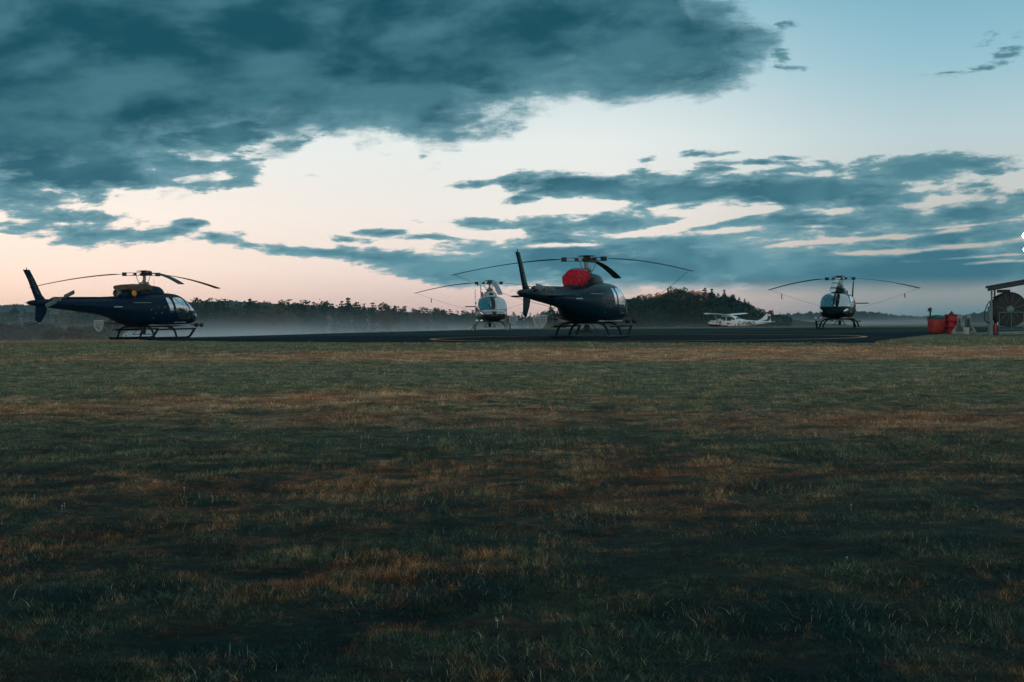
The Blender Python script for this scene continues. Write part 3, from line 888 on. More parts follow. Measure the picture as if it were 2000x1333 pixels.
    d = MB(); d.lathe([(.15, -.02), (.17, -.12), (.175, -.27), (.15, -.27), (.14, -.1)], (-1.70, 0, 2.14), 20, axis='X', caps=False)
    d.lathe([(.001, 0), (.15, 0)], (-1.80, 0, 2.14), 20, axis='X', caps=False)
    d.build('exhaust_pipe', M['metal'], root)
    m1 = MB(); m1.loft([superring(x, 1.82, zt, hw, 2.4, 16) for x, zt, hw in ((-1.7, 2.0, .2), (-2.0, 2.0, .14), (-3, 1.96, .09), (-5.9, 1.93, .075), (-6.1, 1.87, .05))])
    m1.build('drive_shaft_cover', paint, root)
    # tail
    def finring(x0, x1, z, t, N=14):
        out = []
        for k in range(N):
            a = 2 * math.pi * k / N
            u = .5 - .5 * math.cos(a)
            out.append((x0 + (x1 - x0) * u, t * math.sin(a) * (1 - .45 * u), z))
        return out
    m1 = MB(); m1.loft([finring(-6.25, -6.98, 1.68, .075), finring(-6.62, -7.14, 2.0, .06), finring(-7.0, -7.42, 2.6, .05), finring(-7.32, -7.72, 3.06, .04)])
    m1.tube([(-7.5, 0, 3.05), (-7.5, 0, 3.15)], .018, 6)
    fin = m1.build('upper_fin', paint, root)
    if tail_blade is None and belly is paint:
        d = MB()
        for k in range(9):
            z = 2.05 + k * .085; xm = -6.62 - (z - 2.0) * .62
            d.box((xm - .26, -.052, z), (.16, .012, .016))
        d.build('fin_vent', M['steel'], fin)
    m1 = MB(); m1.loft([finring(-6.25, -7.0, 1.64, .07), finring(-6.4, -7.02, 1.2, .05), finring(-6.62, -7.04, .92, .04), finring(-6.68, -6.85, .83, .02)])
    m1.build('lower_fin', paint, root)
    m1 = MB(); m1.tube([(-6.66, 0, .90), (-6.95, 0, .80), (-7.25, 0, .745), (-7.45, 0, .75)], .016, 6); m1.build('tail_guard', M['black'], root)
    m1 = MB(); m1.tube([(-7.45, 0, 1.66), (-7.62, 0, 1.66)], [.03, .012], 8); m1.build('tail_light', M['lens'], root)
    for s in (1, -1):
        m1 = MB(); rg = []
        for y in (.1, 1.2, 1.27):
            c0, c1, t = (-4.55, -5.05, .035) if y < 1.25 else (-4.62, -5.0, .015)
            rg.append([(c0 + (c1 - c0) * (.5 - .5 * math.cos(2 * math.pi * k / 12)), s * y, 1.58 + t * math.sin(2 * math.pi * k / 12)) for k in range(12)])
        m1.loft(rg); m1.build('horizontal_stabilizer', paint if tail_blade is None else M['charcoal'], root)
    tr = MB(); tr.tube([(-6.05, -.1, 1.83), (-6.05, -.50, 1.83)], [.09, .055], 12); tr.lathe([(.09, 0), (.09, .06)], (-6.05, -.46, 1.83), 12, axis='Y')
    tr.box((-6.05, -.30, 1.83), (.2, .08, .12))
    tro = tr.build('tail_rotor_gearbox', M['metal'], root)
    ta = R(tail_angle)
    for k in (0, 1):
        b = MB(); N_ = 10
        rr = [(.10, .05), (.22, .06), (.28, .19), (.9, .19), (.93, .15)]
        b.loft([[(r, .012 * math.sin(2 * math.pi * j / N_), -c / 2 + c * (.5 - .5 * math.cos(2 * math.pi * j / N_))) for j in range(N_)] for r, c in rr])
        bo = b.build('tail_rotor_blade', tail_blade or M['tail_blade'], root)
        bo.location = (-6.05, -.48, 1.83)
        bo.rotation_euler = (Matrix.Rotation(-(ta + math.pi * (k + 1)), 3, 'Y') @ Matrix.Rotation(R(8), 3, 'X')).to_euler()
    # skids
    for s in (1, -1):
        m1 = MB()
        m1.tube([(-1.15, s * 1.1, .07), (-.9, s * 1.1, .05), (1.7, s * 1.1, .05), (1.9, s * 1.1, .09), (2.05, s * 1.1, .19), (2.32, s * 1.1, .46)], .056, 8)
        m1.build('skid', gear, root)
        m1 = MB(); m1.tube([(-.62, s * 1.17, .45), (1.0, s * 1.17, .46), (2.36, s * 1.12, .47)], .042, 6)
        m1.box((.9, s * 1.19, .475), (.8, .11, .02)); m1.box((2.28, s * 1.11, .45), (.1, .06, .1))
        m1.build('boarding_step', gear, root)
    for x in (-.62, .98):
        m1 = MB()
        half = [(0, .60), (.55, .60), (.75, .57), (.90, .48), (1.0, .34), (1.06, .18), (1.10, .05)]
        pts = [(x, -y, z) for y, z in half[::-1]] + [(x, y, z) for y, z in half[1:]]
        m1.tube(pts, .048, 8); m1.build('cross_tube', gear, root)
    # rotor mast and head
    m1 = MB(); m1.lathe([(.24, 2.45), (.20, 2.56), (.10, 2.68), (.065, 2.80), (.06, 3.2)], (0, 0, 0), 18)
    m1.lathe([(.05, 2.60), (.24, 2.60), (.24, 2.66), (.08, 2.70)], (0, 0, 0), 20)
    m1.build('rotor_mast', M['metal'], root)
    head = MB()
    head.lathe([(.001, 3.22), (.10, 3.235), (.36, 3.205), (.37, 3.19), (.14, 3.175), (.12, 3.10), (.2, 3.08), (.2, 3.0), (.12, 2.97)], (0, 0, 0), 24)
    for k in range(3):
        a = az0 - heading + 2 * math.pi * k / 3
        Rz = Matrix.Rotation(a, 3, 'Z')
        for zz in (3.12, 3.0):
            pts = [Rz @ Vector((r, y, zz)) for r, y in ((.1, -.10), (.1, .10), (.9, .05), (.9, -.05))]
            head.add([p + Vector((0, 0, .014)) for p in pts] + [p - Vector((0, 0, .014)) for p in pts], [(0, 1, 2, 3), (7, 6, 5, 4), (0, 4, 5, 1), (1, 5, 6, 2), (2, 6, 7, 3), (3, 7, 4, 0)], 1)
        c = Rz @ Vector((.92, 0, 3.06)); head.box(c, (.18, .17, .17), rot=Rz)
        c = Rz @ Vector((.42, 0, 3.06)); head.box(c, (.12, .14, .09), rot=Rz)
        p0 = Rz @ Vector((.22, .12, 2.64)); p1 = Rz @ Vector((.34, .20, 3.02)); head.tube([p0, p1], .016, 6, 1)
        p2 = Rz @ Vector((.52, .16, 3.02)); head.tube([p1, p2], .016, 6)
    head.build('rotor_head', [M['black'], M['metal']], root, bevel=.006)
    bm_ = blade_mats or [M['blade']] * 3
    for k in range(3):
        a = az0 - heading + 2 * math.pi * k / 3
        b = MB(); rg = []
        for r, c in ((.95, .10), (1.08, .12), (1.35, .30), (1.55, .34)) + tuple((1.55 + .2714 * j, .34) for j in range(1, 14)) + ((5.26, .34), (5.345, .26)):
            tw = R(9 - 2.2 * r)
            N_ = 12; ring = []
            for j in range(N_):
                t = 2 * math.pi * j / N_; u = .5 - .5 * math.cos(t)
                y = (u - .3) * c; z = .5 * .11 * c * math.sin(t) * (1 - .5 * u)
                ring.append((r, y * math.cos(tw) - z * math.sin(tw), y * math.sin(tw) + z * math.cos(tw) + blade_z(r, droops[k]) - 3.06))
            rg.append(ring)
        b.loft(rg); bo = b.build('rotor_blade', bm_[k], root); bo.location = (0, 0, 3.06); bo.rotation_euler = (0, 0, a)
    # lamps on an outrigger at the starboard nose
    m1 = MB(); m1.tube([(2.3, -.2, .66), (2.6, -.6, .66), (2.88, -.92, .66), (2.88, -.60, .66)], .022, 6)
    for dx_, dy_ in ((-.22, -.30), (-.22, .45)):
        m1.lathe([(.05, -.10), (.095, -.03), (.10, .06)], (3.1 + dx_, -.88 + dy_ * -.4, .64), 14, axis='X')
    arm = m1.build('light_bracket', M['black'], root)
    for dx_, dy_ in ((-.22, -.30), (-.22, .45)):
        d = MB(); d.lathe([(.09, 0), (.06, .02), (.001, .03)], (3.162 + dx_, -.88 + dy_ * -.4, .64), 14, axis='X', caps=False); d.build('landing_light', M['lens'], arm)
    # cargo hook swing frame
    m1 = MB()
    for x in (-.45, .35):
        for y in (-.35, .35):
            m1.tube([(x * .35, y * .2, .60), (x, y, .23)], .014, 5)
    m1.tube([(-.45, -.35, .23), (.35, -.35, .23), (.35, .35, .23), (-.45, .35, .23), (-.45, -.35, .23)], .016, 5)
    m1.lathe([(.03, .22), (.09, .27), (.10, .40), (.05, .52)], (-.05, 0, 0), 10)
    m1.build('cargo_hook_frame', M['black'], root)
    m1 = MB(); m1.lathe([(.02, .44), (.08, .48), (.10, .56), (.09, .62)], (1.5, -.25, 0), 12); m1.build('belly_light', M['lens'], root)
    if antenna:
        
        for pa, ra in (([(.9, .15, 2.45), (.88, .15, 2.85)], .008), ([(2.0, .2, 2.0), (1.9, .2, 2.3)], .006), ([(-3.2, .05, 1.2), (-3.3, .05, 1.05)], .01)):
            m1 = MB(); m1.tube(pa, ra, 4); m1.build('antenna', M['black'], root)
    if basket:
        bk = empty('cargo_basket', (0, 0, 0)); bk.parent = root
        y0, y1, zt, zb = 1.12, 1.66, .88, .40
        m1 = MB(); m2 = MB()
        U_ = [(y0 + (y1 - y0) * (.5 - .5 * math.cos(math.pi * k / 12)), zt - (zt - zb) * math.sin(math.pi * k / 12) ** .8) for k in range(13)]
        xa, xb = -1.55, 1.25
        for x in (xa, -.85, -.15, .55, xb):
            m1.tube([(x, y, z) for y, z in U_] + [(x, U_[0][0], zt)], .026, 5)
        m1.tube([(xa, y0, zt), (xb, y0, zt)], .014, 5); m1.tube([(xa, y1, zt), (xb, y1, zt)], .014, 5); m1.tube([(xa, (y0 + y1) / 2, zb), (xb, (y0 + y1) / 2, zb)], .012, 5)
        m1.tube([(xa, y0, zt - .10), (xa, y1, zt - .10)], .01, 4)
        m1.tube([(xa, (y0 + y1) / 2 - .08, zb + .05), (xa, y0 + .12, zt)], .008, 4)
        for x in (-.6, .95): m1.tube([(x, .6, .60), (x, y0, .80)], .02, 6)
        m1.build('basket_frame', M['mesh'], bk)
        m2.loft([[(x, y, z) for y, z in U_] for x in (xa, xb)], closed=False, caps=True, smooth=False)
        m2.build('basket_mesh', M['screen_mesh'], bk)
        m3 = MB(); m3.box(((xa + xb) / 2 + .2, (y0 + y1) / 2, zt + .025), (xb - xa - .4, y1 - y0 + .03, .03)); m3.build('basket_lid', M['steel'], bk)
        d = MB(); d.tube([(-1.05, 1.2, .9), (-.9, .9, 1.35)], .01, 4); d.build('basket_stay', M['rope'], bk)
    if lettering:
        x = 1.15
        for k in range(6):
            zz = .70; yy = -sect(x)[2] * .72
            for st_ in range(2):
                xx = x + st_ * .06; d = MB()
                d.box((xx, -.845 - .002 * k + .10 * max(0, xx - 1.6), .775), (.018, .012, .075 if (k + st_) % 3 else .05), rot=Matrix.Rotation(R(18 * (1 if st_ else -1)), 3, 'Y'))
                d.build('lettering', M['dirty_white'], hull)
            x += .155
    return root

HG = 'parked helicopters'
DARK = M['blade']
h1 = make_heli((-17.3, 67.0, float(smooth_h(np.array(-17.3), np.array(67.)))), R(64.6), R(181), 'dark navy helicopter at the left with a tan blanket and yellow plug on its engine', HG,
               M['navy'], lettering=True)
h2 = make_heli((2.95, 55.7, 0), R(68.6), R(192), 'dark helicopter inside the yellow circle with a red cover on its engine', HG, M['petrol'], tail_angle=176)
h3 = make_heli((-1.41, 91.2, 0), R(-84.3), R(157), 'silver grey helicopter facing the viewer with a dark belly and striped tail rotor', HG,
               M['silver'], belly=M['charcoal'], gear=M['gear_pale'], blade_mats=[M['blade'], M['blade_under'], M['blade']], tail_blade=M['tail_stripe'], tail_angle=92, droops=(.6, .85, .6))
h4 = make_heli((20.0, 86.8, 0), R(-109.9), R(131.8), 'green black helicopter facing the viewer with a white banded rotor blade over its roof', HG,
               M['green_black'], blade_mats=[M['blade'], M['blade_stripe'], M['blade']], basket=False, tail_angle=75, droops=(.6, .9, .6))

# ------------------------------------------------------------------ covers lying on helicopters
def on_heli(h, name, label, cat):
    e = empty(name, h.location.copy(), h.rotation_euler.z)
    tag(e, label, cat); return e
def draped(rings, amp, seed, freq=5.):
    r_ = random.Random(seed)
    out = []
    for rg in rings:
        o_ = []
        for (x, y, z) in rg:
            n_ = float(fbm(np.array((x + seed) * freq + y * 3), np.array((z + y) * freq + seed), 3)) - .5
            n2_ = abs(float(fbm(np.array(y * 11. + seed), np.array(z * 4 + x * 6.), 2)) - .5)
            s_ = 1 + amp * n_ + amp * .8 * n2_
            fo = abs(math.sin((y * 3.1 + z * 2.3 + x * 4.1) * 2.6 + 6 * n_)) ** 3 * amp * .30
            o_.append((x + .05 * n_, y * (s_ - fo), 2.1 + (z - 2.1) * (1 + amp * n_ * .8 - fo)))
        out.append(o_)
    return out
e = on_heli(h2, 'engine_cover', 'crumpled red fabric cover tied over the engine of the centre helicopter', 'cover')
xs_ = np.linspace(-.70, -1.98, 34)
rg = []
for x in xs_:
    t = (x + .70) / -1.28
    zt = 2.64 - .05 * abs(t - .4) - .42 * max(0, t - .66) ** 1.2 * 1.6; hw = .385 - .03 * t - .12 * max(0, t - .8) * 2
    zb = 2.06 - .20 * t + .08 * math.sin(t * 9)
    rg.append(superring(x, zb, zt, hw, 2.7, 44))
m1 = MB(); m1.loft(draped(rg, .34, 3.)); cv = m1.build('cover_cloth', M['red_cloth'], e)
m1 = MB(); m1.tube([(-1.0, y, z) for (_, y, z) in superring(0, 2.0, 2.69, .54, 2.6, 28)] , .012, 4); m1.tube([(-.5, .5, 2.1), (-.3, .55, 1.9), (-.6, .6, 1.85)], .012, 4); m1.build('strap', M['dark_steel'], e)
m1 = MB(); m1.loft(draped([superring(x, 1.9, zt, hw, 2.5, 24) for x, zt, hw in ((-1.65, 2.0, .26), (-1.8, 2.06, .30), (-1.98, 2.06, .29), (-2.06, 1.98, .2))], .3, 8.)); m1.build('cover_skirt', M['seat'], e)
e = on_heli(h1, 'engine_blanket', 'tan blanket folded over the engine cowling of the left helicopter', 'blanket')
rg = []
for x in np.linspace(.02, -1.62, 22):
    t = -(x - .02) / 1.64
    rg.append(superring(x, 2.16 + .07 * math.sin(t * 7) + .1 * t, 2.60 - .05 * t - .20 * max(0, t - .85), .48 - .03 * t, 3.2, 40))
m1 = MB(); m1.loft(draped(rg, .10, 5., 4)); m1.build('blanket_cloth', M['tan_cloth'], e)
e = on_heli(h1, 'intake_plug', 'round yellow plug in the engine side of the left helicopter', 'plug')
m1 = MB(); m1.lathe([(.13, 0), (.14, -.05), (.11, -.09), (.001, -.10)], (-1.25, -.42, 2.13), 20, axis='Y'); m1.build('plug_body', M['orange_yellow'], e)
m1 = MB(); m1.tube([(-1.25, -.5, 2.0), (-1.25, -.50, 1.90)], .012, 4); m1.build('plug_strap', M['pink_red'], e)
e = on_heli(h3, 'intake_plug', 'faded red round plug beside the mast of the silver helicopter', 'plug')
m1 = MB(); m1.lathe([(.15, 0), (.16, -.05), (.13, -.10), (.001, -.11)], (-.1, -.42, 2.33), 20, axis='Y'); m1.build('plug_body', M['pink_red'], e)
m1 = MB(); m1.tube([(-.1, -.5, 2.2), (-.1, -.50, 2.1)], .012, 4); m1.build('plug_strap', M['pink_red'], e)

# ------------------------------------------------------------------ tie-down ropes from blade tips
def tie(h, az, droop, end_local, frac, label, hang=.45):
    az = R(az)
    r = 5.22
    tip = Vector((h.location.x + r * math.cos(az), h.location.y + r * math.sin(az), h.location.z + blade_z(r, droop) - .03))
    end = Matrix.Rotation(h.rotation_euler.z, 3, 'Z') @ Vector(end_local) + h.location
    root = empty('tie_down_rope', tip)
    tag(root, label, 'rope', 'blade tie-down ropes')
    d = end - tip; L = d.length
    pts = []
    for k in range(13):
        t = k / 12; pts.append(d * t + Vector((0, 0, -.10 * 4 * t * (1 - t))))
    m1 = MB(); m1.tube(pts, .0065, 5); m1.build('rope', M['rope'], root)
    p = d * frac + Vector((0, 0, -.4 * frac * (1 - frac)))
    m1 = MB(); m1.tube([p, p + Vector((.01, 0, -hang * .2)), p + Vector((.02, 0, -hang))], [.02, .03, .03], 6); m1.build('hanging_strap', M['black'], root)
tie(h2, 192, .6, (-2.6, .35, 1.15), .22, 'rope from the left blade tip of the centre helicopter to its tail boom', .05)
tie(h2, -48, .6, (2.2, -.85, .8), .30, 'rope with a hanging strap from the right blade tip of the centre helicopter', .42)
tie(h3, 157, .6, (-2.4, -.35, 1.2), .22, 'rope with a small strap from the left blade tip of the silver helicopter', .28)
tie(h3, 37, .6, (-2.4, .4, 1.2), .25, 'rope behind the centre tail fin tied to the silver helicopter', .1)
tie(h3, -83, .85, (-2.2, .45, 1.15), .8, 'rope from the pale blade over the nose of the silver helicopter to its boom', .1)
tie(h4, 131.8, .6, (-2.4, -.35, 1.15), .16, 'rope with a hanging strap from the left blade tip of the green black helicopter', .33)
tie(h4, 11.8, .6, (-2.6, .35, 1.15), .20, 'rope with a hanging strap from the right blade tip of the green black helicopter', .25)

# ------------------------------------------------------------------ light aircraft
def make_plane():
    D = 170.
    X = wx(1418, D)
    z0 = CAMZ - 2.12
    hx, hy_ = -.845, .535
    root = empty('light_aircraft', (X, D, z0), math.atan2(hy_, hx))
    tag(root, 'small white high wing aeroplane with maroon belly and tail tip behind the apron', 'aeroplane')
    st = [(2.12, 1.13, 1.48, .17), (2.05, 1.0, 1.58, .30), (1.8, .86, 1.66, .43), (1.3, .78, 1.74, .50), (.95, .74, 1.80, .53), (.62, .72, 2.02, .55), (.40, .70, 2.20, .56), (-.2, .68, 2.24, .57),
          (-.9, .70, 2.22, .56), (-1.35, .76, 2.10, .53), (-1.9, .84, 1.82, .47), (-2.6, .93, 1.68, .38), (-3.6, 1.05, 1.60, .26), (-4.6, 1.16, 1.56, .17), (-5.4, 1.26, 1.52, .10), (-5.75, 1.34, 1.48, .05)]
    mb = MB()
    NN = 36
    xs2 = []
    for a, b in zip(st[:-1], st[1:]):
        k = max(1, int(abs(a[0] - b[0]) / .12))
        for j in range(k):
            t = j / k; xs2.append(tuple(a[q] * (1 - t) + b[q] * t for q in range(4)))
    xs2.append(st[-1])
    mb.loft([superring(x, zb, zt, hw, 2.7, NN) for x, zb, zt, hw in xs2])
    for i, f in enumerate(mb.f):
        c = np.mean([mb.v[j] for j in f], axis=0); x, y, z = c
        lim = 1.20 if x > 1.2 else np.interp(x, [-5.8, -3.5, -2, 0, 1.2], [.0, .98, .93, 1.02, 1.20])
        if z < lim: mb.mi[i] = 1
        l2 = np.interp(x, [-6, -4.2, -1.2, .6, 2.2], [1.2, .3, 1.18, 1.40, 1.52])
        if abs(z - l2) < .028 and x > -3: mb.mi[i] = 1
        if x > .95 and z > 1.62: mb.mi[i] = 2
        if .42 < x < .92 and z > 1.84 and abs(y) > .0: mb.mi[i] = 3
        if -1.30 < x < .35 and 1.66 < z < 2.10 and abs(y) > .45 and not (-.34 < x < -.26): mb.mi[i] = 3
        if -1.85 < x < -1.42 and z > 1.78: mb.mi[i] = 3
    mb.build('fuselage', [M['white'], M['maroon'], M['charcoal'], M['plane_glass']], root)
    for s in (1, -1):
        w = MB(); rg = []
        for y, c0, c1 in ((.3, .72, -.90), (2.9, .72, -.90), (5.3, .52, -.62), (5.5, .35, -.45)):
            rg.append([(c0 + (c1 - c0) * (.5 - .5 * math.cos(2 * math.pi * k / 16)), s * y, 2.28 + .045 * (y - .3) * .75 + .10 * math.sin(2 * math.pi * k / 16) * (1 - .4 * (.5 - .5 * math.cos(2 * math.pi * k / 16)))) for k in range(16)])
        w.loft(rg); w.build('wing', M['white'], root)
        w = MB(); w.tube([(.25, s * .53, .80), (.35, s * 2.6, 2.30)], .055, 8); w.build('wing_strut', M['dirty_white'], root)
        w = MB(); rg = []
        for y, c0, c1 in ((.05, -4.75, -5.75), (1.6, -5.0, -5.7)):
            rg.append([(c0 + (c1 - c0) * (.5 - .5 * math.cos(2 * math.pi * k / 12)), s * y, 1.42 + .035 * math.sin(2 * math.pi * k / 12)) for k in range(12)])
        w.loft(rg); w.build('tailplane', M['white'], root)
        w = MB(); w.tube([(-.25, s * .4, .75), (-.3, s * 1.1, .25)], .035, 6); w.build('main_gear', M['dirty_white'], root)
        w = MB(); w.lathe([(.06, -.07), (.20, -.07), (.21, 0), (.20, .07), (.06, .07)], (-.3, s * 1.18, .21), 18, axis='Y'); w.build('wheel', M['black'], root)
    w = MB(); w.lathe([(.06, -.06), (.17, -.06), (.18, 0), (.17, .06), (.06, .06)], (1.45, 0, .18), 16, axis='Y'); w.tube([(1.45, .09, .18), (1.5, .02, .85)], .03, 6); w.build('nose_gear', M['black'], root)
    w = MB(); w.prism([(-3.9, 1.56), (-4.5, 1.78), (-5.28, 2.50), (-5.78, 2.44), (-5.62, 2.0), (-5.72, 1.42), (-5.0, 1.40)], -.045, .045, mi=0)
    fin = w.build('tail_fin', M['white'], root, bevel=.02)
    w = MB(); w.prism([(-5.28, 2.50), (-5.52, 2.76), (-5.46, 2.80), (-6.0, 2.76), (-5.78, 2.24), (-5.20, 2.42)], -.048, .048); w.build('fin_tip', M['maroon'], fin)
    w = MB(); w.prism([(-3.95, 1.535), (-4.9, 1.60), (-5.30, 1.78), (-5.35, 2.10), (-5.20, 2.22), (-5.72, 2.10), (-5.64, 1.95), (-5.60, 1.60), (-5.1, 1.49)], -.05, .05); w.build('fin_stripe', M['charcoal'], fin)
    w = MB(); w.lathe([(.001, .24), (.08, .18), (.15, .02), (.16, 0)], (2.12, 0, 1.32), 16, axis='X'); sp = w.build('spinner', M['white'], root)
    w = MB()
    for s in (1, -1): w.loft([[(2.2, c * .5 * math.cos(a), 1.32 + s * r) if False else (2.2 + .02 * math.sin(a), c * .5 * math.cos(a), 1.32 + s * r) for a in [2 * math.pi * k / 8 for k in range(8)]] for r, c in ((.1, .1), (.4, .15), (.8, .12), (.95, .05))])
    w.build('propeller', M['black'], root)
    cu = bpy.data.curves.new('registration', 'FONT'); cu.body = 'C-FVRO'; cu.size = .56; cu.shear = .35; cu.offset = .012; cu.extrude = .004
    cu.space_character = 1.08
    to = bpy.data.objects.new('tmp', cu); COL.objects.link(to)
    dg = bpy.context.evaluated_depsgraph_get(); dg.update()
    tm = bpy.data.meshes.new_from_object(to.evaluated_get(dg)); COL.objects.unlink(to); bpy.data.objects.remove(to)
    tm.materials.clear(); tm.materials.append(M['black'])
    t2 = bpy.data.objects.new('registration', tm); COL.objects.link(t2); t2.parent = root
    sl = math.atan2(.14, 1.9)
    Mx = Matrix(((-math.cos(sl), 0, -math.sin(sl), 0), (-math.sin(sl), 0, math.cos(sl), 0), (0, 1, 0, 0), (0, 0, 0, 1)))
    t2.matrix_local = Matrix.Translation((-1.68, .515, 1.10)) @ Mx
make_plane_later = make_plane
M['plane_glass'] = mat('aircraft_window', (.03, .07, .07), .12, coat=.4, noise=.05)
make_plane()

# ------------------------------------------------------------------ trees
def leaf_mat(name, c1, c2, c3):
    m = bpy.data.materials.new(name); nd, lk = nodes_of(m); T = NT(m.node_tree)
    tcn = T.n.new('ShaderNodeTexCoord'); oi = T.n.new('ShaderNodeObjectInfo')
    v = T.n.new('ShaderNodeVectorMath'); v.operation = 'ADD'; T.link(tcn.outputs['Object'], v.inputs[0])
    T.link(T.comb(T.math('MULTIPLY', oi.outputs['Random'], 37.), 0., 0.), v.inputs[1])
    n_ = T.noise(v.outputs[0], 5, 4, .6).outputs['Fac']
    c = T.mix(T.mr(n_, .38, .62), c1, c2)
    c = T.mix(T.math('MULTIPLY', oi.outputs['Random'], .5), c, c3)
    b = nd['Principled BSDF']; T.link(c, b.inputs['Base Color']); b.inputs['Roughness'].default_value = .8; b.inputs['Specular IOR Level'].default_value = .15
    return m
M['needle'] = leaf_mat('needles', (.004, .027, .029), (.011, .046, .043), (.007, .035, .034))
M['leaf_green'] = leaf_mat('leaves_green', (.008, .038, .033), (.026, .062, .044), (.016, .050, .040))
M['leaf_orange'] = leaf_mat('leaves_orange', (.50, .14, .055), (.76, .28, .11), (.55, .24, .12))
M['leaf_gold'] = leaf_mat('leaves_gold', (.06, .065, .03), (.13, .11, .05), (.08, .08, .04))
M['leaf_brown'] = leaf_mat('leaves_brown', (.06, .038, .028), (.13, .07, .045), (.09, .055, .04))
M['bark'] = mat('bark', (.045, .035, .028), .9, noise=.3, nscale=20)

def quad_cloud(pts, size, seed, flat=0.):
    """leaf-clump faces: irregular small triangles/quads at the given points"""
    r_ = np.random.default_rng(seed)
    n = len(pts); pts = np.asarray(pts)
    a = r_.normal(size=(n, 3)); a /= np.linalg.norm(a, axis=1)[:, None]
    b = r_.normal(size=(n, 3)); a[:, 2] *= (1 - flat); a /= np.linalg.norm(a, axis=1)[:, None]
    b -= (b * a).sum(1)[:, None] * a; b /= np.linalg.norm(b, axis=1)[:, None]
    s = size * (.5 + r_.random(n))[:, None]
    v = np.stack([pts - a * s - b * s * .4, pts + a * s * .3 - b * s * .8, pts + a * s + b * s * .3, pts - a * s * .2 + b * s * .8], 1)
    return v.reshape(-1, 3), np.arange(n * 4).reshape(-1, 4)

def conifer_proto(seed, pine=False):
    r_ = np.random.default_rng(seed)
    P_ = []
    tiers = 15 if not pine else 11
    for i in range(tiers):
        t = i / (tiers - 1)
        z = .10 + .88 * t if not pine else .35 + .62 * t
        rad = (.20 * (1 - t) ** .85 + .012) if not pine else (.17 * (math.sin(math.pi * min(1, (1 - t) * .9 + .12)) ** .6) * (.7 + .6 * r_.random()) * (1.15 - .80 * t))
        nb = int(5 + 8 * (1 - t)) if not pine else 6
        for k in range(nb):
            a = r_.random() * 2 * math.pi; L = rad * (.65 + .55 * r_.random())
            m_ = int(4 + 70 * L)
            for j in range(m_):
                u = (j + r_.random()) / m_
                zz = z - L * u * (.35 if not pine else -.15) + r_.normal() * .008
                sp = .022 * (1 - .5 * u)
                P_.append((math.cos(a) * L * u + r_.normal() * sp, math.sin(a) * L * u + r_.normal() * sp, zz))
    v, f = quad_cloud(P_, .017 if not pine else .021, seed, .3)
    me = bpy.data.meshes.new('crown'); np_mesh(me, v, f); return me
def broad_proto(seed, wide=1.):
    r_ = np.random.default_rng(seed)
    P_ = []
    nl = 16
    for i in range(nl):
        t = r_.random()
        z = .38 + .50 * t; a = r_.random() * 2 * math.pi
        rr = .24 * wide * math.sqrt(max(.05, 1 - ((z - .58) / .42) ** 2)) * (.4 + .6 * r_.random())
        c = np.array([math.cos(a) * rr, math.sin(a) * rr, z]); s = .075 + .05 * r_.random()
        m_ = 85
        d = r_.normal(size=(m_, 3)); d /= np.linalg.norm(d, axis=1)[:, None]
        P_ += list(c + d * (s * r_.random(m_)[:, None] ** .35) * np.array([1.15, 1.15, .85]))
    P_ += list(np.array([0, 0, .55]) + r_.normal(size=(220, 3)) * np.array([.11 * wide, .11 * wide, .14]))
    # lower skirt so that crowns meet the undergrowth
    P_ += list(np.array([0, 0, .25]) + r_.normal(size=(160, 3)) * np.array([.14, .14, .09]))
    v, f = quad_cloud(P_, .020, seed)
    me = bpy.data.meshes.new('crown'); np_mesh(me, v, f); return me
def trunk_proto(seed, broad):
    m_ = MB(); r_ = random.Random(seed)
    m_.tube([(0, 0, -.05), (.005, 0, .3), (-.004, .004, .6), (0, 0, .95 if not broad else .75)], [.018, .014, .009, .003], 6)
    for k in range(7):
        a = r_.random() * 6.28; z = r_.uniform(.25, .7); L = r_.uniform(.08, .2)
        m_.tube([(0, 0, z), (math.cos(a) * L, math.sin(a) * L, z + L * (.6 if broad else .1))], [.006, .002], 4)
    o = m_.build('trunk', M['bark'], fix=False); me = o.data; bpy.data.objects.remove(o); return me
protos = {'spruce': [conifer_proto(i) for i in (1, 2, 3)], 'pine': [conifer_proto(i, True) for i in (11, 12, 13)], 'broad': [broad_proto(i, w) for i, w in ((21, 1.), (22, 1.25), (23, .85), (24, 1.1))]}
for lst in protos.values():
    for me in lst: me.polygons.foreach_set('use_smooth', [False] * len(me.polygons))
trunks = {True: [trunk_proto(1, True), trunk_proto(2, True)], False: [trunk_proto(3, False)]}
_crowns = {}
def crown_mesh(kind, i, mk_):
    key = (kind, i, mk_)
    if key not in _crowns:
        me = protos[kind][i].copy(); me.materials.clear(); me.materials.append(M[mk_]); _crowns[key] = me
    return _crowns[key]
NTREE = 0
def tree(px, D, ytop, kind, mk_, label, group, name, wide=1.):
    global NTREE
    x = wx(px, D); b = ghs(x, D) - .2
    zt = wz(px, ytop, D); h = max(zt - b, 3.0)
    if kind == 'spruce': h *= 1.0
    root = empty(name, (x, D, b), random.uniform(0, 6.28))
    s = h / (.99 if kind != 'broad' else .94)
    w = s * wide * random.uniform(.9, 1.15)
    root.scale = (w, w, s)
    tag(root, label, 'tree', group)
    me = crown_mesh(kind, random.randrange(len(protos[kind])), mk_)
    c = bpy.data.objects.new('crown', me); COL.objects.link(c); c.parent = root
    t = bpy.data.objects.new('trunk', random.choice(trunks[kind == 'broad'])); COL.objects.link(t); t.parent = root
    NTREE += 1
GRP = 'trees of the wood beyond the apron'
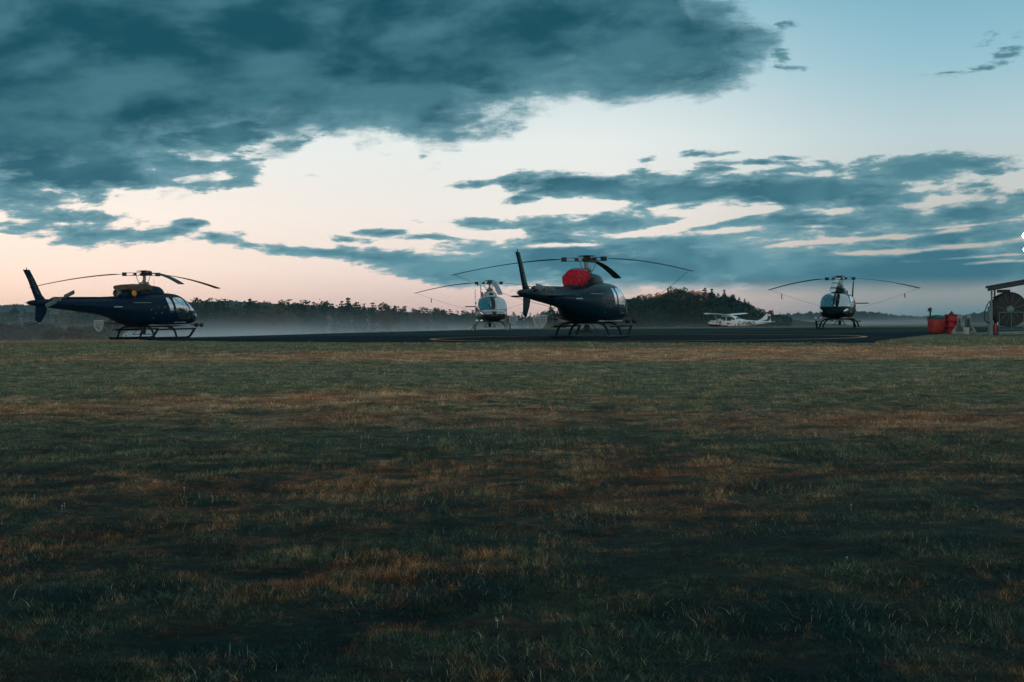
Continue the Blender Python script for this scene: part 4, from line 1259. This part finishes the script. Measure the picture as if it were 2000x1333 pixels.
# left misty wood: skyline
sky1 = [(-10, 604), (8, 606), (30, 597), (48, 606), (70, 604), (95, 607), (118, 606), (140, 609), (160, 604), (182, 606), (205, 603), (228, 606), (250, 602), (272, 600), (292, 600), (312, 598), (335, 594), (352, 592),
        (372, 585), (395, 586), (412, 580), (432, 585), (452, 597), (470, 593), (488, 585), (500, 588), (520, 591), (545, 589), (565, 586), (590, 587), (612, 591), (632, 589), (650, 594), (668, 589), (681, 583), (697, 591), (712, 594),
        (730, 592), (744, 596), (756, 593), (772, 598), (790, 599), (808, 603), (822, 601), (836, 605), (852, 602), (866, 606), (880, 605), (894, 608), (908, 607), (924, 607), (940, 608), (956, 609), (972, 608), (988, 609), (1004, 610), (1020, 611), (1036, 612), (1050, 612), (1064, 606), (1076, 597), (1092, 602), (1110, 606), (1128, 603), (1146, 600), (1164, 596), (1182, 590), (1196, 584)]
def spec(px):
    # broadleaf and conifer mix of the wood
    if px < 360: return random.choice(['spruce', 'spruce', 'broad'])
    if px < 450: return 'broad'
    if px < 640: return random.choice(['broad', 'broad', 'spruce', 'spruce'])
    return random.choice(['spruce', 'spruce', 'spruce', 'spruce', 'broad', 'pine'])
LBL = {'spruce': 'dark pointed spruce', 'pine': 'dark ragged pine', 'broad': 'rounded green leafy tree'}
ZONE = lambda px: 'behind the left helicopter' if px < 360 else ('right of the left helicopter' if px < 640 else ('left of the silver helicopter' if px < 930 else 'behind the silver and centre helicopters'))
def base_D(px): return float(np.interp(px, [0, 360, 700, 1000, 1200], [400, 400, 430, 560, 520]))
for px, yt in sky1:
    k = spec(px); D = base_D(px) + random.uniform(-15, 25)
    if px in (488, 681, 1076): k = 'pine'
    mk_ = 'needle' if k != 'broad' else ('leaf_gold' if random.random() < .08 else 'leaf_green')
    if px == 681: lb = 'tallest pine of the wood, standing left of the silver helicopter'
    elif px == 412: lb = 'large rounded tree standing highest just right of the left helicopter nose'
    elif px == 488: lb = 'flat topped pine standing alone above the wood right of the left helicopter'
    elif px == 1076: lb = 'bushy pine rising under the tail boom of the centre helicopter'
    else: lb = LBL[k] + ' on the skyline ' + ZONE(px)
    tree(px, D, yt, k, mk_, lb, GRP, 'pine_tree' if k == 'pine' else ('spruce_tree' if k == 'spruce' else 'leafy_tree'), 1.05 if k == 'broad' else (1.02 if k == 'pine' else 1.2))
# second, lower rows
for px in np.arange(-15, 1215, 15.5):
    yt = float(np.interp(px, [p for p, _ in sky1], [y for _, y in sky1])) + random.uniform(9, 22)
    k = random.choice(['spruce', 'broad', 'broad', 'pine']) if px > 300 else random.choice(['spruce', 'broad'])
    mk_ = 'needle' if k != 'broad' else random.choice(['leaf_green', 'leaf_green', 'leaf_green', 'leaf_green', 'leaf_gold', 'leaf_brown'])
    lb = ('half height ' + LBL[k] if mk_ != 'leaf_brown' else 'half height brown leafy tree') + ' before the wood ' + ZONE(px)
    tree(px + random.uniform(-5, 5), base_D(px) - random.uniform(30, 60), yt, k, mk_, lb, GRP, 'pine_tree' if k == 'pine' else ('spruce_tree' if k == 'spruce' else 'leafy_tree'), 1.2)
# rusty bushes nearer at the far left
for px in np.arange(-12, 235, 13):
    mk_ = random.choice(['leaf_brown', 'leaf_brown', 'leaf_gold']) if px > 70 else random.choice(['leaf_green', 'leaf_brown'])
    c_ = {'leaf_brown': 'brown', 'leaf_orange': 'rust orange', 'leaf_gold': 'dull gold', 'leaf_green': 'dark green'}[mk_]
    yt = 634 + random.uniform(-5, 9)
    tree(px, random.uniform(200, 250), yt, 'broad', mk_, c_ + ' bush in the mist at the far left below the helicopter tail', 'misty bushes at the far left', 'bush', 1.5)
# wooded knoll right of the centre helicopter
GK = 'trees of the knoll behind the aeroplane'
kn = [(1206, 582, 'spruce', 'needle'), (1220, 578, 'broad', 'leaf_green'), (1234, 577, 'broad', 'leaf_green'), (1248, 578, 'spruce', 'needle'), (1260, 577, 'broad', 'leaf_brown'), (1274, 575, 'broad', 'leaf_orange'), (1288, 573, 'broad', 'leaf_orange'),
      (1303, 566, 'broad', 'leaf_orange'), (1318, 562, 'broad', 'leaf_brown'), (1331, 563, 'broad', 'leaf_green'), (1344, 565, 'broad', 'leaf_orange'), (1357, 568, 'broad', 'leaf_orange'), (1367, 570, 'broad', 'leaf_orange'),
      (1377, 564, 'pine', 'needle'), (1391, 565, 'pine', 'needle'), (1403, 574, 'pine', 'needle'), (1415, 567, 'pine', 'needle'), (1424, 577, 'broad', 'leaf_green'), (1433, 576, 'pine', 'needle'), (1444, 581, 'pine', 'needle'), (1455, 584, 'pine', 'needle'), (1462, 590, 'pine', 'needle'),
      (1468, 596, 'broad', 'leaf_green'), (1478, 602, 'broad', 'leaf_green'), (1488, 607, 'broad', 'leaf_green'), (1498, 610, 'broad', 'leaf_green'), (1510, 614, 'spruce', 'needle'), (1524, 617, 'spruce', 'needle'), (1538, 621, 'spruce', 'needle')]
for px, yt, k, mk_ in kn:
    c_ = {'leaf_orange': 'bright orange autumn tree', 'leaf_brown': 'russet brown autumn tree', 'leaf_green': 'dark green leafy tree', 'needle': 'dark ragged pine' if k == 'pine' else 'dark pointed spruce'}[mk_]
    where = 'on top of the knoll' if 1290 < px < 1440 else ('on the left flank of the knoll' if px < 1291 else 'on the falling right flank of the knoll')
    tree(px, 455 + random.uniform(-10, 25), yt, k, mk_, c_ + ' ' + where, GK, 'pine_tree' if k == 'pine' else ('spruce_tree' if k == 'spruce' else 'leafy_tree'), 1.05 if k != 'broad' else 1.1)
for row in range(3):
    for px in np.arange(1196, 1545 - row * 20, 13.5):
        yt = float(np.interp(px, [p[0] for p in kn], [p[1] for p in kn])) + 9 + row * 12 + random.uniform(-2, 6)
        if yt > 628: continue
        k = random.choice(['broad', 'broad', 'spruce', 'pine'])
        mk_ = 'needle' if k != 'broad' else ('leaf_orange' if (row == 0 and 1330 < px < 1385 and random.random() < .8) else random.choice(['leaf_green', 'leaf_green', 'leaf_gold' if row < 2 else 'leaf_green', 'leaf_green']))
        c_ = {'leaf_orange': 'orange autumn tree', 'leaf_gold': 'dull gold leafy tree', 'leaf_green': 'dark green leafy tree', 'needle': 'dark ragged pine' if k == 'pine' else 'dark pointed spruce'}[mk_]
        tree(px + random.uniform(-4, 4), 430 - row * 22 + random.uniform(-8, 8), yt, k, mk_, c_ + (' just below the crest' if row == 0 else (' half way down' if row == 1 else ' at the foot')) + ' of the knoll behind the aeroplane', GK,
             'pine_tree' if k == 'pine' else ('spruce_tree' if k == 'spruce' else 'leafy_tree'), 1.2)

# far wooded ridges
def ridge(prof, D, depth, name, label, seed, mat_, bump):
    xs_ = np.linspace(prof[0][0], prof[-1][0], 420)
    top = np.interp(xs_, [p[0] for p in prof], [p[1] for p in prof])
    rows = 9; V2 = []
    for r in range(rows):
        t = r / (rows - 1)
        dd = D + depth * (t - .5)
        fr = math.sin(math.pi * min(1, t * 1.0)) ** .7 if r not in (0, rows - 1) else 0
        X = (xs_ - 1000) / F * dd
        zt = CAMZ + (np.array([hor(x) for x in xs_]) - top) / F * D
        z = -14 + (zt + 14) * fr + (vnoise(xs_ * .45 + seed + r * 9, xs_ * 0 + r) - .5) * bump * (1 if fr > 0 else 0)
        V2.append(np.stack([X, np.full_like(X, dd), z], -1))
    V2 = np.array(V2); idx = np.arange(rows * len(xs_)).reshape(rows, -1)
    me = bpy.data.meshes.new(name)
    np_mesh(me, V2.reshape(-1, 3), np.stack([idx[:-1, :-1], idx[:-1, 1:], idx[1:, 1:], idx[1:, :-1]], -1).reshape(-1, 4))
    me.materials.append(mat_)
    o = bpy.data.objects.new(name, me); COL.objects.link(o); tag(o, label, kind='structure')
M['far_forest'] = leaf_mat('far_forest', (.005, .026, .030), (.012, .038, .038), (.009, .032, .034))
ridge([(1380, 626), (1470, 621), (1510, 617), (1550, 614), (1600, 611), (1650, 610), (1690, 610), (1715, 611), (1740, 616), (1780, 619), (1840, 619), (1880, 618), (1960, 614), (2100, 612), (2400, 615)], 1500, 300, 'hills', 'hazy teal wooded hills on the right horizon', 3, M['far_forest'], 5.)
ridge([(1740, 634), (1770, 629), (1785, 626), (1798, 630), (1812, 634)], 800, 30, 'hills', 'small dark wooded rise left of the red drums', 9, M['far_forest'], 2.2)
ridge([(1850, 634), (1875, 617), (1900, 612), (1930, 609), (2000, 607), (2200, 600), (2500, 596)], 700, 120, 'hills', 'dark blue wooded slope behind the fuel station', 14, M['far_forest'], 1.6)
ridge([(-400, 590), (0, 596), (200, 592), (380, 590), (440, 589), (520, 592), (640, 600), (800, 612), (1000, 618)], 1900, 300, 'hills', 'pale misty hill line above the left wood', 21, M['far_forest'], 5.)
# ground cover mass behind the skyline trees, reads as one dark wood
def wood_mass():
    P_ = []
    r_ = np.random.default_rng(9)
    sp = [p for p, _ in sky1]; sy = [y for _, y in sky1]
    for i in range(9000):
        px = r_.uniform(-30, 1215); D = base_D(px) + r_.uniform(-10, 60)
        yt = np.interp(px, sp, sy) + 8; x = wx(px, D); b = ghs(x, D); zt = wz(px, yt, D)
        P_.append((x, D, b + (zt - b) * r_.random() ** .8))
    sp = [p[0] for p in kn]; sy = [p[1] for p in kn]
    for i in range(6500):
        px = r_.uniform(1200, 1545); D = 440 + r_.uniform(-40, 40)
        yt = np.interp(px, sp, sy) + 9; x = wx(px, D); b = ghs(x, D); zt = max(wz(px, yt, D), b + 1)
        P_.append((x, D, b + (zt - b) * r_.random() ** .8))
    v, f = quad_cloud(P_, .55, 4)
    me = bpy.data.meshes.new('undergrowth'); np_mesh(me, v, f); me.materials.append(M['needle'])
    o = bpy.data.objects.new('undergrowth', me); COL.objects.link(o)
    tag(o, 'dense dark undergrowth filling the wood between the trunks', 'undergrowth', kind='stuff')
wood_mass()

# ------------------------------------------------------------------ red drums, barriers, bucket
def ground_at(x, y): return float(smooth_h(np.array(x), np.array(y)))
DB = 62.
def place(px, D): x = wx(px, D); return (x, D, ground_at(x, D) - .01)
p = place(1829, DB)
t = empty('barrel', p); tag(t, 'wide faded red plastic barrel with a green cover, leftmost by the fuel station', 'barrel', 'containers beside the fuel station')
m1 = MB(); m1.lathe([(.24, 0), (.30, .03), (.35, .14), (.37, .35), (.375, .62), (.36, .66)], (0, 0, 0), 32); m1.build('drum_body', M['red_plastic'], t)
m1 = MB()
rgs = []
for r, z in ((.385, .63), (.39, .69), (.33, .755), (.20, .77), (.02, .79)):
    rgs.append([(r * math.cos(a) * (1 + .05 * math.sin(5 * a)), r * math.sin(a), z + .02 * math.sin(3 * a + r * 8)) for a in [2 * math.pi * k / 32 for k in range(32)]])
m1.loft(rgs); m1.build('cover', M['green_cloth'], t)
t = empty('hand_pump', (p[0] - .27, p[1] - .02, p[2] + .75)); tag(t, 'dark hand pump standing on the green covered red barrel', 'pump')
m1 = MB(); m1.lathe([(.035, -.05), (.04, .2), (.07, .21), (.07, .36), (.04, .38)], (0, 0, 0), 12); m1.build('pump_body', M['dark_steel'], t)
m1 = MB(); m1.tube([(0, 0, .3), (-.09, 0, .3), (-.10, 0, .20)], .02, 6); m1.lathe([(.05, -.03), (.05, .03)], (-.06, -.02, .30), 10, axis='Y'); m1.build('pump_spout', M['dark_steel'], t)
p = place(1858, DB + .3)
t = empty('drum', p); tag(t, 'bright red ribbed steel drum between the wide barrel and the barriers', 'drum', 'containers beside the fuel station')
m1 = MB(); m1.lathe([(.27, 0), (.285, .01), (.285, .26), (.30, .28), (.285, .30), (.285, .52), (.30, .54), (.285, .56), (.285, .80), (.295, .82), (.28, .82)], (0, 0, 0), 32); m1.build('drum_body', M['red_drum'], t)
m1 = MB(); m1.lathe([(.27, .815), (.27, .83), (.02, .83)], (0, 0, 0), 32); m1.build('drum_lid', M['dark_steel'], t)
t = empty('funnel', (p[0] + .02, p[1], p[2] + .832)); tag(t, 'dark upturned funnel on the lid of the red drum', 'funnel')
m1 = MB(); m1.lathe([(.11, 0), (.10, .02), (.025, .12), (.015, .15)], (0, 0, 0), 20); m1.build('cone', M['dark_steel'], t)
m1 = MB(); m1.lathe([(.115, -.002), (.118, .01), (.108, .012)], (0, 0, 0), 20, caps=False); m1.build('rim', M['black'], t)
p = place(1845, DB + 1.0)
t = empty('drum', p); tag(t, 'black drum standing in the gap between the two red containers', 'drum', 'containers beside the fuel station')
m1 = MB(); m1.lathe([(.27, 0), (.285, .01), (.285, .26), (.30, .28), (.285, .30), (.285, .52), (.30, .54), (.285, .56), (.285, .74), (.28, .76)], (0, 0, 0), 28); m1.build('drum_body', M['dark_steel'], t)
m1 = MB(); m1.lathe([(.27, .755), (.27, .77), (.02, .77)], (0, 0, 0), 28); m1.build('drum_lid', M['black'], t)
JP = [(-.32, 0), (-.32, .06), (-.21, .26), (-.10, .40), (-.085, .80), (-.07, .82), (.07, .82), (.085, .80), (.10, .40), (.21, .26), (.32, .06), (.32, 0)]
def barrier(px, D, rz, label, L=1.6):
    p = place(px, D); t = empty('concrete_barrier', p, rz); tag(t, label, 'barrier', 'concrete barriers beside the fuel station')
    m1 = MB()
    prof = JP
    m1.prism([(y, z) for y, z in prof], 0, L, 'YZ'); m1.build('barrier_body', M['concrete'], t, bevel=.015)
    m1 = MB(); m1.prism([(-.16, .09), (-.16, .15), (-.055, .36), (-.045, .66), (.045, .66), (.055, .36), (.16, .15), (.16, .09)], -.004, .0, 'YZ'); m1.build('end_recess_shade', M['shaded_concrete'], t)
    m1 = MB(); m1.tube([(-.01, 0, .60), (-.06, 0, .60), (-.06, 0, .50), (-.01, 0, .50)], .012, 5); m1.build('connector_loop', M['dark_steel'], t)
M['shaded_concrete'] = mat('recess_shade_concrete', (.085, .10, .095), .9, noise=.3, nscale=6)  # darker copy of the concrete, painting recess shade on a flat end panel
barrier(1874, 60.0, R(72), 'pale concrete barrier end-on, left one of the pair right of the red drum')
barrier(1892, 61.5, R(74), 'pale concrete barrier end-on, right one of the pair behind the white bucket')
p = place(1887.5, 58.8)
t = empty('bucket', (p[0], p[1], p[2] + .0)); tag(t, 'small white bucket standing between the two concrete barriers', 'bucket')
m1 = MB(); m1.lathe([(.10, .0), (.105, .01), (.13, .26), (.14, .265), (.14, .28)], (0, 0, 0), 24); m1.build('bucket_body', M['dirty_white'], t)
m1 = MB(); m1.tube([(.13 * math.cos(a), -.13 * math.sin(a) * .6, .26 - .16 * math.sin(a)) for a in [math.pi * k / 10 for k in range(11)]], .004, 4); m1.build('bucket_handle', M['steel'], t)

# ------------------------------------------------------------------ fuel station: canopy, hose reel, cabinet, extinguisher
DF = 55.
gx = wx(1938, DF); gz = ground_at(gx, DF) - .01
S = DF / F     # metres per photo pixel at this depth
t = empty('canopy', (gx, DF, gz)); tag(t, 'sloping steel canopy on thin pale posts at the right edge', 'canopy')
def L(px, py, dy=0.): return ((px - 1938) * S, dy, (655.5 - py) * S)
m1 = MB(); a, b = L(1925, 561), L(2060, 538.)
for k in range(40):
    pass
N2 = 60
rg = []
for k in range(N2 + 1):
    u = k / N2
    x = a[0] + (b[0] - a[0]) * u; z = a[2] + (b[2] - a[2]) * u
    rg.append([(x - .17, -.5, z), (x + .64, 1.9, z), (x + .64, 1.9, z - .02), (x - .17, -.5, z - .02)])
m1.loft(rg, smooth=False)
for y in np.arange(-.5, 1.95, .15): m1.box(((a[0] + b[0]) / 2 + .338 * y, y, (a[2] + b[2]) / 2 + .012), (2.7, .03, .02), rot=Matrix.Rotation(-math.atan2(b[2] - a[2], b[0] - a[0]), 3, 'Y'))
m1.build('roof_sheet', M['roof'], t)
for y in (-.42, 1.75):
    m1 = MB(); m1.box(((a[0] + b[0]) / 2 + .04 + .338 * y, y, (a[2] + b[2]) / 2 - .085), (2.62, .05, .11), rot=Matrix.Rotation(-math.atan2(b[2] - a[2], b[0] - a[0]), 3, 'Y')); m1.build('roof_beam', M['dark_steel'], t)
for px, dy, w in ((1937, -.40, .05), (1943, 1.70, .06), (2030, -.4, .06), (2030, 1.7, .06)):
    x = L(px, 600)[0] + .338 * dy
    zt = a[2] + (b[2] - a[2]) * (x - a[0]) / (b[0] - a[0]) - .14
    m1 = MB(); m1.box((x, dy, zt / 2), (w, w, zt)); m1.box((x, dy, .01), (.14, .14, .02)); m1.build('post', M['steel'], t)
m1 = MB(); m1.tube([L(1930, 563, -.45), L(1930.3, 572, -.45), L(1931, 577, -.45)], [.016, .014, .01], 6); m1.build('gutter_spout', M['dark_steel'], t)
# hose reel
rx_, rzc = 1973, 605
R0 = 33.5 * S
t = empty('hose_reel', (wx(rx_, DF) + .12, DF + .55, gz)); tag(t, 'large dark hose reel wheel with pale spokes standing under the canopy', 'hose reel')
zc_ = (655.5 - rzc) * S
m1 = MB()
m1.lathe([(.10, -.22), (R0, -.22), (R0, -.19), (R0 * .95, -.18), (R0 * .95, .18), (R0, .19), (R0, .22), (.10, .22)], (0, 0, zc_), 48, axis='Y'); m1.build('drum_flange', M['black'], t)
m1 = MB()
m1.lathe([(.03, -.30), (.09, -.29), (.15, -.235), (.15, -.225)], (0, 0, zc_), 24, axis='Y'); m1.build('hub', M['green_steel'] if 'green_steel' in M else M['steel'], t)
for k in range(12):
    a_ = R(18 + 30 * k)
    m1 = MB(); m1.tube([(.12 * math.cos(a_), -.232, zc_ + .12 * math.sin(a_)), (R0 * .97 * math.cos(a_), -.232, zc_ + R0 * .97 * math.sin(a_))], .010, 5); m1.build('spoke', M['steel'], t)
m1 = MB(); m1.tube([(R0 * 1.0 * math.cos(a_), -.22, zc_ + R0 * math.sin(a_)) for a_ in [2 * math.pi * k / 64 for k in range(65)]], .016, 6, caps=False); m1.build('rim', M['dark_steel'], t)
m1 = MB(); m1.box((-.18, 0, zc_ + R0 + .05), (.42, .34, .12)); m1.build('motor_box', M['dark_steel'], t, bevel=.01)
# square guard frame
m1 = MB()
fx0, fx1, z0_, z1_ = -24 * S, 24 * S, (655.5 - 644) * S, (655.5 - 611) * S
for pts in ([(fx0, z0_), (fx1, z0_), (fx1, z1_), (fx0, z1_), (fx0, z0_)],):
    for q0, q1 in zip(pts[:-1], pts[1:]): m1.tube([(q0[0], -.36, q0[1]), (q1[0], -.36, q1[1])], .018, 4, smooth=False)
m1.tube([(0, -.36, z0_), (0, -.36, z1_)], .018, 4, smooth=False)
m1.build('guard_frame', M['steel'], t)
m1 = MB(); m1.box((.16, -.02, .085), (1.45, .8, .07)); m1.box((-.45, -.02, .025), (.1, .8, .05)); m1.box((.8, -.02, .025), (.1, .8, .05)); m1.build('base_frame', M['steel'], t)
# pump cabinet with hose
t = empty('fuel_pump', (wx(1934.5, DF), DF + .02, gz)); tag(t, 'narrow pale fuel pump cabinet with a black hose loop beside the canopy post', 'fuel pump')
m1 = MB(); m1.box((0, 0, .62), (.13, .22, 1.0)); m1.box((-.0, -.0, .06), (.16, .26, .12)); m1.build('cabinet', M['steel'], t, bevel=.01)
m1 = MB(); m1.box((.01, -.02, 1.18), (.05, .08, .22)); m1.build('nozzle_holder', M['dark_steel'], t)
def lp(px, py): return ((px - 1934.5) * S, -.12, (655.5 - py) * S)
m1 = MB(); m1.tube([lp(*q) for q in ((1933, 588), (1929, 592), (1925, 600), (1922.5, 608), (1921.5, 618), (1922.5, 626), (1926, 630), (1931, 631))], .020, 8); m1.tube([(lp(*q)[0], .1, lp(*q)[2]) for q in ((1938, 583), (1946, 580), (1955, 577), (1962, 573))], .018, 8)
m1.build('hose', M['black'], t)
p = (wx(1942.5, DF), DF - .05, gz)
t = empty('fire_extinguisher', p); tag(t, 'small red fire extinguisher at the foot of the canopy post', 'extinguisher')
m1 = MB(); m1.lathe([(.06, .06), (.07, .08), (.07, .36), (.04, .42), (.02, .44)], (0, 0, 0), 16); m1.build('cylinder', M['red_drum'], t)
m1 = MB(); m1.box((0, 0, .47), (.05, .03, .05)); m1.tube([(.02, 0, .46), (.09, 0, .42), (.08, 0, .2)], .01, 5); m1.build('valve', M['black'], t)
m1 = MB(); m1.lathe([(.05, 0), (.06, .055)], (0, 0, 0), 12); m1.build('foot_ring', M['dark_steel'], t)
p = (wx(1947, DF), DF - .1, gz)
t = empty('marker_post', p); tag(t, 'short dark stand with a white tag left of the reel guard frame', 'marker')
m1 = MB(); m1.tube([(0, 0, 0), (0, 0, .45)], .012, 6); m1.build('stake', M['dark_steel'], t)
m1 = MB(); m1.box((0, 0, .45), (.03, .015, .13)); m1.build('tag_plate', M['white'], t)

# flood lamps on a mast at the right edge
pl = (wx(2004, 52.), 52., ground_at(wx(2004, 52.), 52.) - .01)
t = empty('lamp_mast', pl); tag(t, 'lit white flood lamps on a mast at the right edge above the canopy', 'flood light')
M['lamp_on'] = mat('lamp_glow', (1, 1, 1), .3, emis=((1, .98, .92), 30.))
m1 = MB(); m1.tube([(0, 0, 0), (0, 0, 4.05)], [.06, .04], 10); m1.build('mast', M['dark_steel'], t)
s52 = 52 / F
for py, r in ((461, 5.2), (488.5, 3.4)):
    z = wz(2000, py, 52.) - pl[2]
    m1 = MB(); m1.lathe([(.04, .12), (r * s52 * 1.1, .04), (r * s52 * 1.15, 0)], (-.075, -.12, z), 18, axis='Y', caps=False); m1.tube([(-.02, 0, z), (-.06, -.06, z)], .015, 6)
    hd = m1.build('lamp_head', M['dark_steel'], t)
    m1 = MB(); m1.lathe([(.001, -.03), (r * s52 * .5, -.025), (r * s52 * .8, -.012), (r * s52, 0)], (-.075, -.12, z), 18, axis='Y', caps=False); m1.build('lamp_glass', M['lamp_on'], hd)

# ------------------------------------------------------------------ air: haze and valley mist
def volume_box(name, lo, hi, m, label):
    mb = MB(); mb.box(((lo[0] + hi[0]) / 2, (lo[1] + hi[1]) / 2, (lo[2] + hi[2]) / 2), (hi[0] - lo[0], hi[1] - lo[1], hi[2] - lo[2]))
    o = mb.build(name, m); tag(o, label, name, kind='stuff'); o.display_type = 'WIRE'; return o
def vol_hom(name, col, dens, aniso=0.):
    m = bpy.data.materials.new(name); nd, lk = nodes_of(m); nd.remove(nd['Principled BSDF'])
    v = nd.new('ShaderNodeVolumePrincipled'); v.inputs['Color'].default_value = (*col, 1); v.inputs['Density'].default_value = dens; v.inputs['Anisotropy'].default_value = aniso
    lk.new(v.outputs[0], nd['Material Output'].inputs['Volume']); return m
volume_box('haze', (-1500, -60, -17), (1500, 2150, 32), vol_hom('haze_air', (.58, .84, .90), .00009), 'thin bluish evening air over the whole field')
def vol_mist():
    m = bpy.data.materials.new('valley_mist'); nd, lk = nodes_of(m); nd.remove(nd['Principled BSDF']); T = NT(m.node_tree)
    g = T.n.new('ShaderNodeTexCoord'); pos = g.outputs['Object']
    x, y, z = T.sep(pos)
    hgt = T.math('POWER', 2.718, T.math('MULTIPLY', T.math('ADD', z, 5.2), -1 / 1.45))
    n_ = T.noise(T.mapping(pos, (0, 0, 0), (0, 0, 0), (60, 60, 9)), 1., 3, .6, .3).outputs['Fac']
    left = T.mr(x, 30, -70, .24, 1.9)
    far = T.mr(y, 118, 230, .15, 1)
    d = T.math('MULTIPLY', T.math('MULTIPLY', hgt, T.mr(n_, .38, .64, .05, 2.1)), T.math('MULTIPLY', left, far))
    d = T.math('MULTIPLY', d, .040)
    v = nd.new('ShaderNodeVolumePrincipled'); v.inputs['Color'].default_value = (.98, .99, .98, 1)
    T.link(d, v.inputs['Density'])
    lk.new(v.outputs[0], nd['Material Output'].inputs['Volume'])
    m.cycles.volume_step_rate = 1.0
    return m
mo = volume_box('mist', (-330, 112, -9), (420, 900, 12), vol_mist(), 'low bank of pale ground mist lying in the valley before the trees')

# ------------------------------------------------------------------ camera and render settings
cam = bpy.data.cameras.new('camera'); cam.sensor_width = 36; cam.lens = 36 * F / 2000; cam.clip_end = 12000; cam.clip_start = .05
co = bpy.data.objects.new('camera', cam); COL.objects.link(co)
co.matrix_world = Matrix.Translation((0, 0, CAMZ)) @ Matrix.Rotation(R(90) - math.atan2(666.5 - 621.4, F), 4, 'X') @ Matrix.Rotation(-math.atan(.0073), 4, 'Z')
scene.camera = co
scene.view_settings.view_transform = 'Standard'; scene.view_settings.look = 'None'
scene.view_settings.exposure = 0; scene.view_settings.gamma = 1
scene.cycles.max_bounces = 6; scene.cycles.diffuse_bounces = 2; scene.cycles.glossy_bounces = 3; scene.cycles.transparent_max_bounces = 16
scene.cycles.volume_bounces = 1; scene.cycles.volume_step_rate = 1.0; scene.cycles.volume_max_steps = 64
scene.cycles.use_denoising = True
scene.cycles.use_adaptive_sampling = True; scene.cycles.adaptive_threshold = .02
print('TREES', NTREE)
